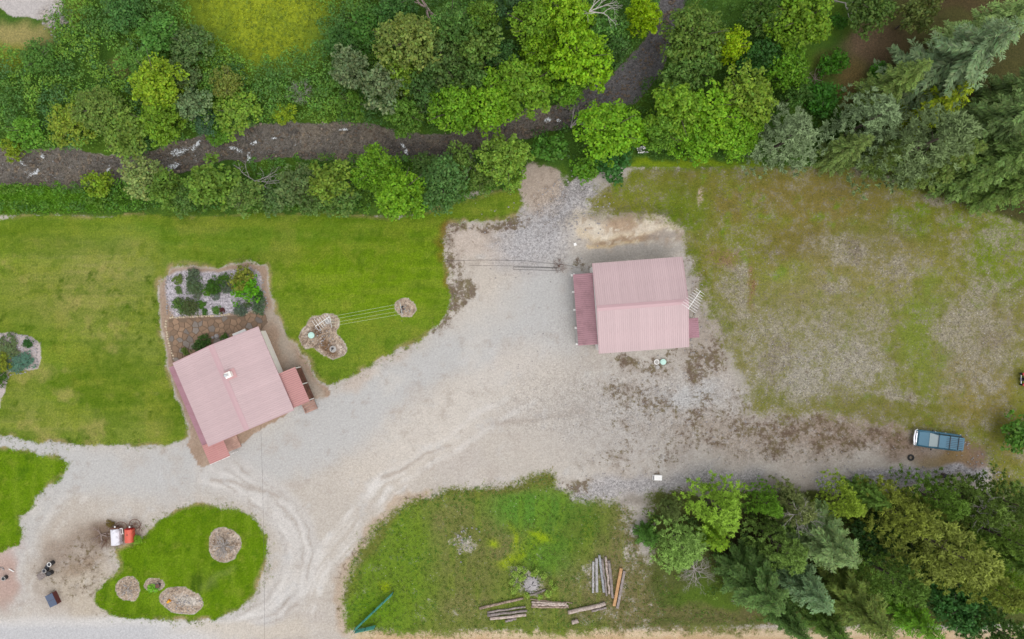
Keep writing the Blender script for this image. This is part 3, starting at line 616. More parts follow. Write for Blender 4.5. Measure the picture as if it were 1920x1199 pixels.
def window(root, x, y, z, w, h, nx_, ny_):
    """window in a wall whose outward normal is (nx_, ny_)"""
    rz = math.atan2(ny_, nx_)-math.pi/2
    f = MB(); c, s = math.cos(rz), math.sin(rz)
    for dx, dz, ww, hh in ((-w/2,0,.07,h+.14),(w/2,0,.07,h+.14),(0,h/2+.035,w-.07,.07),(0,-h/2-.035,w-.07,.07)):
        f.box((x+c*dx+nx_*.03, y+s*dx+ny_*.03, z+dz), (ww, .06, hh), rz)
    fr = f.build('window', M['white'], root)
    MB().box((x+nx_*.015, y+ny_*.015, z), (w-.07, .02, h), rz).build('pane', M['glass'], fr)
def building(name, label, cat, cpx, cpy, rot, L, W, ze, zr, ox, oy, wallmat):
    c = P(cpx, cpy, ze); root = thing(name, label, cat, (c.x, c.y, 0), rot)
    bpy.context.view_layer.update()
    hw, hl = W/2, L/2; wx, wy = hw-ox, hl-oy; pitch = math.atan2(zr-ze, hw)
    zw = ze+ox*math.tan(pitch)-.06
    MB().extr([(-wx,-.2),(wx,-.2),(wx,zw),(0,zr-.08),(-wx,zw)], -wy, wy).build('wall', wallmat, root)
    rf = MB()
    for s in (-1, 1):                                   # fascia boards and sheathing under the sheets
        rf.add([(s*.0,-hl+.02,zr-.05),(s*(hw-.02),-hl+.02,ze-.05),(s*(hw-.02),hl-.02,ze-.05),(s*.0,hl-.02,zr-.05),
                (s*.0,-hl+.02,zr-.19),(s*(hw-.02),-hl+.02,ze-.19),(s*(hw-.02),hl-.02,ze-.19),(s*.0,hl-.02,zr-.19)],
               [(0,1,2,3),(7,6,5,4),(1,5,6,2),(0,4,5,1),(3,2,6,7)])
    roof = rf.build('roof', M['roof_edge'], root)
    n = int(round(L/.92)); w = L/n; sl = math.hypot(hw, zr-ze)
    pm = MB(); ribbed_sheet(pm, 0, sl, 0, 0, -w/2+.003, w/2-.003, w/4.0, .012); pme = pm.mesh('roof_panel', M['roof']); pme.materials.append(M['rib']); [setattr(f, 'material_index', 1) for f in pme.polygons if .05 < f.normal.z < .85]
    for i in range(n):
        for s in (0, math.pi):
            o = link(bpy.data.objects.new('roof_panel', pme), roof); o.location = (0, -hl+w*(i+.5), zr+random.uniform(0,.004)); o.rotation_euler = (0, pitch, s)
    cap = MB(); cw = .30
    cap.add([(-cw,-hl-.01,zr-cw*math.tan(pitch)+.035),(0,-hl-.01,zr+.06),(cw,-hl-.01,zr-cw*math.tan(pitch)+.035),(-cw,hl+.01,zr-cw*math.tan(pitch)+.035),(0,hl+.01,zr+.06),(cw,hl+.01,zr-cw*math.tan(pitch)+.035),
             (-cw,-hl-.01,zr-cw*math.tan(pitch)+.0),(cw,-hl-.01,zr-cw*math.tan(pitch)+.0),(-cw,hl+.01,zr-cw*math.tan(pitch)+.0),(cw,hl+.01,zr-cw*math.tan(pitch)+.0)],
            [(0,1,4,3),(1,2,5,4),(6,0,3,8),(2,7,9,5),(0,6,7,2,1),(3,4,5,9,8)])
    cap.build('ridge_cap', M['roof_edge'], roof)
    for s in (-1, 1):                                   # gable trims, thin folded metal
        for q in (-1, 1):
            t = MB(); t.add([(0,s*hl-.03,zr+.02),(q*hw,s*hl-.03,ze+.02),(q*hw,s*hl+.025,ze+.02),(0,s*hl+.025,zr+.02),(0,s*hl-.03,zr-.14),(q*hw,s*hl-.03,ze-.14),(q*hw,s*hl+.025,ze-.14),(0,s*hl+.025,zr-.14)],
                [(0,1,2,3),(4,7,6,5),(0,4,5,1),(3,2,6,7),(1,5,6,2)])
            t.build('gable_trim', M['roof_edge'], roof)
    return root, wx, wy, hw, hl, pitch

# cabin on the west side
ROT1 = math.atan2(67.0, 156.5)
cab, wx1, wy1, hw1, hl1, pit1 = building('cabin', 'white-walled cabin under a faded pink metal roof with a chimney, beside the flagstone patio', 'house', 437.4, 725.2, ROT1, 10.2, 10.48, 3.2, 4.5, .5, .35, M['cream'])
for y in (-3, .5, 3): window(cab, -wx1, y, 1.6, 1.2, 1.0, -1, 0)
for x in (-2.6, 2.4): window(cab, x, wy1, 1.6, 1.4, 1.1, 0, 1); window(cab, x+.6, -wy1, 1.6, 1.2, 1.0, 0, -1)
d = MB().box((wx1+.03, -2.3, 1.05), (.06, .95, 2.1)).build('door', M['deck'], cab); MB().tube([(wx1+.06,-2.62,1.0),(wx1+.12,-2.62,1.0)], .03).build('handle', M['steel'], d)
# west lean-to strip
a, b = local(cab, 315.7, 690.4, 2.25), local(cab, 379.8, 835.5, 2.25); xo = (a.x+b.x)/2; yt = a.y
lt = MB(); ribbed_sheet(lt, -wx1+.02, xo, 2.72, 2.25, -hl1+.05, yt); lt.build('lean_to_roof', M['porch_roof'], cab)
for y in (-hl1+.4, -1.5, 1.5, yt-.4): MB().box((xo+.25, y, 1.1), (.12,.12,2.2)).build('porch_post', M['white'], cab)
# east porch
i0, o0, o1, i1 = local(cab,525,701,2.9), local(cab,551.6,688,2.45), local(cab,582,752,2.45), local(cab,551.6,764.6,2.9)
ey0, ey1, ex1 = (o1.y+i1.y)/2, (o0.y+i0.y)/2, (o0.x+o1.x)/2
pr = MB(); ribbed_sheet(pr, wx1+.02, ex1, 2.93, 2.42, ey0, ey1); rib_tint(pr.build('porch_roof', M['porch_coral'], cab), M['rib_dark'])
dk = MB().box(((wx1+ex1-.05)/2, (ey0+ey1)/2, .36), (ex1-.05-wx1, ey1-ey0, .12)); dk.build('deck', M['deck'], cab)
for y in (ey0+.12, (ey0+ey1)/2, ey1-.12): MB().box((ex1-.1, y, 1.4), (.11,.11,2.0)).build('porch_post', M['white'], cab)
nb_ = 22
for k in range(nb_):
    y = ey0+.1+(ey1-ey0-.2)*k/(nb_-1); MB().box((ex1-.30, y, .72), (.04,.05,.62)).build('baluster', M['deck'], cab)
MB().box((ex1-.30, (ey0+ey1)/2, 1.06), (.30, ey1-ey0+.1, .06)).build('hand_rail', M['deck'], cab)
MB().box((ex1-.2, (ey0+ey1)/2, .44), (.22, ey1-ey0-.1, .03)).build('deck_board', M['deck'], cab)
s0 = local(cab, 581, 763, .3); st = MB()
for k in range(4): MB().box((s0.x, s0.y+.55-.32*k, .38-.1*k), (1.35, .29, .06)).build('step', M['deck_pale'], cab)
for s in (-1,1): MB().box((s0.x+s*.72, s0.y+.1, .3), (.06, 1.3, .3)).build('stair_side', M['deck_pale'], cab)
# south-west porch gable
q0, q1, q2, q3 = local(cab,379.8,836.7,2.45), local(cab,393,871.3,2.45), local(cab,431.8,855,2.45), local(cab,421,829.5,2.45)
sx0, sx1, sy0, sy1 = (q0.x+q1.x)/2, (q2.x+q3.x)/2, (q1.y+q2.y)/2, -wy1+.02
sm_ = sx0+(sx1-sx0)*.6
c1 = MB(); ribbed_sheet(c1, sm_, sx0, 2.78, 2.45, sy0, sy1); ribbed_sheet(c1, sm_, sx1, 2.78, 2.5, sy0, sy1); rib_tint(c1.build('entry_roof', M['porch_coral'], cab), M['rib_coral'])
for x0_, x1_, z0_, z1_ in ((sx0, sm_-.1, 2.45, 2.76), (sm_+.1, sx1, 2.76, 2.5)):
    MB().add([(x0_,sy0-.05,z0_-.1),(x1_,sy0-.05,z1_-.1),(x1_,sy0-.05,z1_+.03),(x0_,sy0-.05,z0_+.03),(x0_,sy0-.005,z0_-.1),(x1_,sy0-.005,z1_-.1),(x1_,sy0-.005,z1_+.03),(x0_,sy0-.005,z0_+.03)],
        [(0,1,2,3),(7,6,5,4),(0,4,5,1),(1,5,6,2),(2,6,7,3),(3,7,4,0)]).build('fascia_board', M['white'], cab)
for x in (sx0+.15, sx1-.15): MB().box((x, sy0+.12, 1.2), (.12,.12,2.4)).build('porch_post', M['white'], cab)
MB().box(((sx0+sx1)/2+.3, (sy0+sy1)/2+.2, .12), (sx1-sx0+.5, sy1-sy0-.45, .24)).build('entry_deck', M['deck_pale'], cab)
# chimney
ch = local(cab, 430, 703, 4.55)
fl = MB(); cx0, cy0 = ch.x, ch.y; zf = lambda x: 4.5-abs(x)*math.tan(pit1)
fl.add([(cx0-.42,cy0-.55,zf(cx0-.42)+.06),(cx0+.62,cy0-.55,zf(cx0+.62)+.06),(cx0+.62,cy0+.55,zf(cx0+.62)+.06),(cx0-.42,cy0+.55,zf(cx0-.42)+.06)], [(0,1,2,3)])
roof1 = [o for o in cab.children if o.name.startswith('roof')][0]
M['flash'] = mat_basic('red_flashing', A(214,166,166), .5)
chm = MB().box((cx0, cy0, 4.6), (.56,.56,.66)).build('chimney', M['cream'], roof1)
fl.build('flashing', M['flash'], roof1)
MB().box((cx0,cy0,4.96), (.66,.66,.06)).build('chimney_cap', M['cream'], roof1)
fp = MB(); fp.cyl((cx0-.02,cy0,5.035), .13, .55, 14); fp.cyl((cx0-.02,cy0,5.62), .2, .1, 14, .1); fp.cyl((cx0-.02,cy0,5.5), .18, .1, 14); fp.build('flue_pipe', M['steel'], roof1, smooth=False)

# garage on the east side
ROT2 = -math.pi/2+math.atan2(12.6, 169.0)
gar, wx2, wy2, hw2, hl2, pit2 = building('garage', 'square garage under a faded pink metal roof with a maroon lean-to, in the open gravel', 'building', 1201.2, 572.6, ROT2, 10.13, 10.2, 3.2, 4.5, .35, .02, M['white'])
# +x south, -x north, +y east, -y west
u0, u1 = local(gar,1074.4,515,2.35), local(gar,1084.4,648.5,2.35); yo = (u0.y+u1.y)/2; xa, xb = u0.x, u1.x
lt = MB(); n_ = len(lt.v)
def sheet_y(mb, y0, z0, y1, z1, x0, x1):
    t = MB(); ribbed_sheet(t, y0, y1, z0, z1, x0, x1); mb.add([(v[1], v[0], v[2]) for v in t.v], [f[::-1] for f in t.f])
sheet_y(lt, -wy2-.02, 2.72, yo, 2.32, xa, xb); rib_tint(lt.build('lean_to_roof', M['maroon_roof'], gar), M['rib_dark'])
MB().box(((xa+xb)/2, yo+.16, 2.2), (xb-xa-.1, .1, .16)).build('beam', M['white'], gar)
for px, py in ((1072.6,517),(1075,548),(1078,581.5),(1080.4,615),(1082.6,645)):
    q = local(gar, px-2.0, py, .0); MB().box((q.x, yo+.15, 1.06), (.15,.15,2.12)).build('porch_post', M['white'], gar); MB().box((q.x, yo+.10, .12), (.26,.32,.24)).build('post_footing', M['white'], gar)
MB().box(((xa+xb)/2, (-wy2+yo)/2-.02, .06), (xb-xa, -wy2-yo, .16)).build('porch_slab', M['concrete'], gar)
window(gar, -2.4, -wy2, 1.6, 1.2, 1.0, 0, -1); window(gar, 1.2, wy2, 1.6, 1.2, 1.0, 0, 1); window(gar, -wx2, 2.5, 1.6, 1.2, 1.0, -1, 0); window(gar, wx2, -2, 1.6, 1.2, 1.0, 1, 0)
MB().box((1.4, -wy2-.03, 1.05), (2.6,.06,2.1)).build('garage_door', M['cream'], gar)
v0, v1 = local(gar,1309.6,596,2.3), local(gar,1310.8,633,2.3); aw = MB(); ya = (v0.y+v1.y)/2
sheet_y(aw, wy2+.02, 2.62, ya, 2.3, v0.x, v1.x); aw.build('awning', M['porch_roof'], gar)
for x in (v0.x+.1, v1.x-.1): MB().box((x, ya-.12, 1.12), (.1,.1,2.25)).build('awning_post', M['white'], gar)
MB().box(((v0.x+v1.x)/2, wy2+.03, 1.05), (.95,.06,2.1)).build('door', M['deck'], gar)
MB().box(((v0.x+v1.x)/2, (wy2+ya)/2, .1), (1.6, ya-wy2-.2, .2)).build('door_step', M['concrete'], gar)
# ------------------------------------------------------------------ trees and shrubs
def leaf_quads(c, nrm, size, asp=.62, axis=None):
    """diamond leaf faces: centres (N,3), normals (N,3), sizes (N,)"""
    N = len(c); nrm = nrm/np.linalg.norm(nrm, axis=1, keepdims=True)
    a = RNG.normal(size=(N,3)) if axis is None else axis+RNG.normal(size=(N,3))*.12
    a -= nrm*(a*nrm).sum(1, keepdims=True); a /= np.linalg.norm(a, axis=1, keepdims=True)+1e-9
    b = np.cross(nrm, a); s = size[:, None]*.5
    fold = nrm*s*.25
    v = np.stack([c-a*s, c-b*s*asp+fold, c+a*s, c+b*s*asp+fold], 1).reshape(-1,3)
    return v, np.arange(N*4).reshape(-1,4)
def unit(n): v = RNG.normal(size=(n,3)); return v/np.linalg.norm(v, axis=1, keepdims=True)
def puffs(centres, radii, per, leaf, up=.55, tint=None, asp=.62):
    """leaf clumps: for each puff a shell of leaves facing outwards and up; returns verts, quads, tint"""
    n = len(centres); c = np.repeat(centres, per, 0); r = np.repeat(radii, per)
    d = unit(n*per); d[:, 2] = np.abs(d[:, 2])*.9-.15; d /= np.linalg.norm(d, axis=1, keepdims=True)
    q = c+d*(r*RNG.uniform(.45, 1.05, n*per))[:, None]*np.array([1,1,.8])
    nr = d*.7+RNG.normal(size=(n*per,3))*.45; nr[:, 2] += up
    v, f = leaf_quads(q, nr, leaf*RNG.uniform(.7, 1.35, n*per), asp)
    t = np.repeat(np.ones((n,3)) if tint is None else tint, per, 0)*RNG.uniform(.72, 1.3, (n*per,1))
    t = t*(1+RNG.normal(size=(n*per,3))*np.array([.09,.04,.05]))
    return v, f, np.repeat(np.clip(t,0,4), 4, 0)
def limb_mesh(h, r, n=6, spread=.5):
    mb = MB(); top = Vector((random.uniform(-.1,.1)*h, random.uniform(-.1,.1)*h, h*.75))
    mb.tube([(0,0,-.25), (0,0,0), Vector((0,0,h*.3))+top*.08, top], [r*1.3, r, r*.75, r*.2], 7)
    for i in range(n):
        z = h*random.uniform(.2,.6); a = random.uniform(0, 6.28); L = h*spread*random.uniform(.5,.9)
        p0 = top*(z/(h*.75))*.6+Vector((0,0,z*.4)); p0.z = z
        p1 = p0+Vector((math.cos(a)*L*.5, math.sin(a)*L*.5, L*.45)); p2 = p1+Vector((math.cos(a)*L*.4, math.sin(a)*L*.4, L*.3))
        mb.tube([p0,p1,p2], [r*.4,r*.25,r*.08], 5)
    return mb.mesh('trunk', M['bark'])
def broad_crown(h, r, npuff, per, leaf, pr):
    """rounded crown of unequal lobes"""
    k = random.randint(5, 8); lobes = []
    for i in range(k):
        a = 6.283*i/k+random.uniform(-.4,.4); q = r*random.uniform(.35,.62)
        lobes.append((q*math.cos(a), q*math.sin(a), h*random.uniform(.45,.66), r*random.uniform(.42,.6)))
    lobes.append((random.uniform(-.15,.15)*r, random.uniform(-.15,.15)*r, h*.72, r*random.uniform(.45,.6)))
    lobes = np.array(lobes); L = lobes[RNG.integers(0, len(lobes), npuff)]
    d = unit(npuff); d[:, 2] = d[:, 2]*.8+.25; d /= np.linalg.norm(d, axis=1, keepdims=True)
    c = L[:, :3]+d*(L[:, 3]*RNG.uniform(.6,1.12,npuff))[:, None]*np.array([1,1,.85])
    c[:, 2] = np.maximum(c[:, 2], h*.16)
    tint = RNG.uniform(.82,1.2,(npuff,1))*np.ones((1,3))
    v, f, t = puffs(c, RNG.uniform(.6,1.25,npuff)*pr, per, leaf, tint=tint)
    return np_mesh('crown', v, f, M['leaf'], t)
def conifer_crown(h, r, gap, per_whorl, droop=.25, leaf=.5, base=.08, fluff=1.0):
    """whorls of boughs, each with paired sprays of needles"""
    C = []; N_ = []; AX = []; SZ = []; T = []
    z = h*base; a0 = 0
    while z < h*.985:
        u = 1-(z-h*base)/(h*(1-base)); rr = r*(u**.66)*random.uniform(.86,1.1)+.12
        n = max(4, int(per_whorl*(.55+.45*u)))
        for i in range(n):
            a = a0+6.283*i/n+random.uniform(-.28,.28); L = rr*random.uniform(.72,1.12)
            dr = np.array([math.cos(a), math.sin(a), 0]); sd = np.array([-math.sin(a), math.cos(a), 0]); bt = random.uniform(.8,1.2)
            m = max(3, int(L/.13*fluff))
            for j in range(m):
                t = (j+.7)/m; p = dr*L*t+np.array([0,0,z+ (.18-droop*t)*L*t*1.2]); w = (L*.30*(1-t*.75)+.16)
                for s in (-1, 0, 1):
                    ax = dr*(.75 if s else 1)+sd*s*.75+np.array([0,0,random.uniform(-.25,.1)])
                    q = p+ax*w*.5 if s else p+dr*.08+np.array([0,0,.05])
                    C.append(q); AX.append(ax); SZ.append((w*1.25+.1)*random.uniform(.8,1.2) if s else leaf*.7); nn = np.array([0,0,1.])+dr*.35+np.random.normal(0,.4,3); N_.append(nn)
                    T.append(bt*random.uniform(.75,1.25)*(.92+.16*t))
        z += gap*(.75+.5*u); a0 += 1.1
    C = np.array(C); T = np.array(T)
    v, f = leaf_quads(C, np.array(N_), np.array(SZ)*.74, .3, np.array(AX))
    t = np.repeat(T[:, None]*(1+RNG.normal(size=(len(T),3))*.05), 4, 0)
    return np_mesh('crown', v, f, M['needle'], np.clip(t,0,3))
def pine_crown(h, r, npuff, leaf=.34):
    """open boughs ending in tufts of needles"""
    z = h*(.12+.86*RNG.uniform(0,1,npuff)**1.15); u = 1-(z-h*.12)/(h*.88)
    env = r*np.clip(u,0,1)**.62+.15; a = RNG.uniform(0,6.283,npuff)
    wob = 1+.28*np.sin(3*a+RNG.uniform(0,6))+.15*np.sin(5*a+z*2)
    q = env*wob*RNG.uniform(.45,1.05,npuff)
    c = np.stack([q*np.cos(a), q*np.sin(a), z+.12*q], 1)
    tint = RNG.uniform(.7,1.25,(npuff,1))*np.ones((1,3)); per = 13
    n = npuff*per; cc = np.repeat(c, per, 0); d = unit(n); d[:, 2] = np.abs(d[:, 2])*.8; out = np.stack([np.cos(a), np.sin(a), 0*a+.5], 1); d += np.repeat(out,per,0)*.6; d /= np.linalg.norm(d,axis=1,keepdims=True)
    v, f = leaf_quads(cc+d*.2*RNG.uniform(.5,1.4,(n,1)), np.cross(d, unit(n))+np.array([0,0,.5]), leaf*RNG.uniform(.8,1.4,n), .3, d)
    t = np.repeat(np.repeat(tint,per,0)*RNG.uniform(.75,1.25,(n,1)), 4, 0)
    return np_mesh('crown', v, f, M['needle'], t)
def straight_trunk(h, r):
    mb = MB(); mb.tube([(0,0,-.3),(0,0,.1),(0,0,h*.5),(0,0,h*.97)], [r*1.35,r,r*.6,r*.08], 7)
    for i in range(14):
        z = h*random.uniform(.1,.7); a = random.uniform(0,6.28); L = (1-z/h)*h*.16
        mb.tube([(0,0,z),(math.cos(a)*L,math.sin(a)*L,z-.05*L)], [r*.18,r*.05], 4)
    return mb.mesh('trunk', M['bark'])

PROTO = {'D':[], 'M':[], 'S':[], 'C':[], 'P':[], 'Y':[]}     # (height, radius, crown, trunk)
for i in range(4): PROTO['D'].append((8.5, 3.3, broad_crown(8.5, 3.3, 240, 22, .34, .52), limb_mesh(8.5, .2, 7)))
for i in range(4): PROTO['M'].append((5.0, 2.1, broad_crown(5.0, 2.1, 130, 20, .28, .42), limb_mesh(5.0, .12, 6)))
for i in range(3): PROTO['S'].append((1.7, 1.1, broad_crown(1.7, 1.1, 55, 18, .2, .3), limb_mesh(1.7, .05, 6, .6)))
for i in range(4): PROTO['C'].append((14., 2.9, conifer_crown(14., 2.9, .62, 9), straight_trunk(14., .22)))
for i in range(4): PROTO['P'].append((13., 3.0, pine_crown(13., 3.0, 520), straight_trunk(13., .2)))
for i in range(2): PROTO['Y'].append((6., 1.7, conifer_crown(6., 1.7, .5, 8, -.05, .42, .05), straight_trunk(6., .12)))
pc = {k: 0 for k in PROTO}
G_F = 'conifers in the roadside stand'
def tree(kind, px, py, rpx, h, col, label, name, cat, group=None, frac=None):
    """crown seen centred at photo pixel (px,py) with radius rpx; h metres tall"""
    H, Rr, crown, trunk = PROTO[kind][pc[kind] % len(PROTO[kind])]; pc[kind] += 1
    frac = frac if frac is not None else {'D':.55,'M':.55,'S':.5,'C':.6,'P':.6,'Y':.55}[kind]
    zc = h*frac; p = P(px, py, zc); r = rpx/PPM*(CAM_H-zc)/CAM_H*1.04
    sx = r/Rr; root = thing(name, label, cat, (p.x, p.y, ground_z(960+p.x*PPM, 599.5-p.y*PPM)-.03), random.uniform(0, 6.283), group)
    root.scale = (sx, sx*random.uniform(.92,1.06), h/H)
    c = np.array(lin(col))/GAIN*np.array([1.0,1.06,.95])*(np.array([1.38,1.42,1.42])*(1.12 if group == G_F else 1.08) if kind in 'CP' else 1.45)
    for nm, me in (('crown', crown), ('trunk', trunk)):
        o = link(bpy.data.objects.new(nm, me), root)
        if nm == 'crown': o.color = (*[float(x) for x in c], 1)
    return root

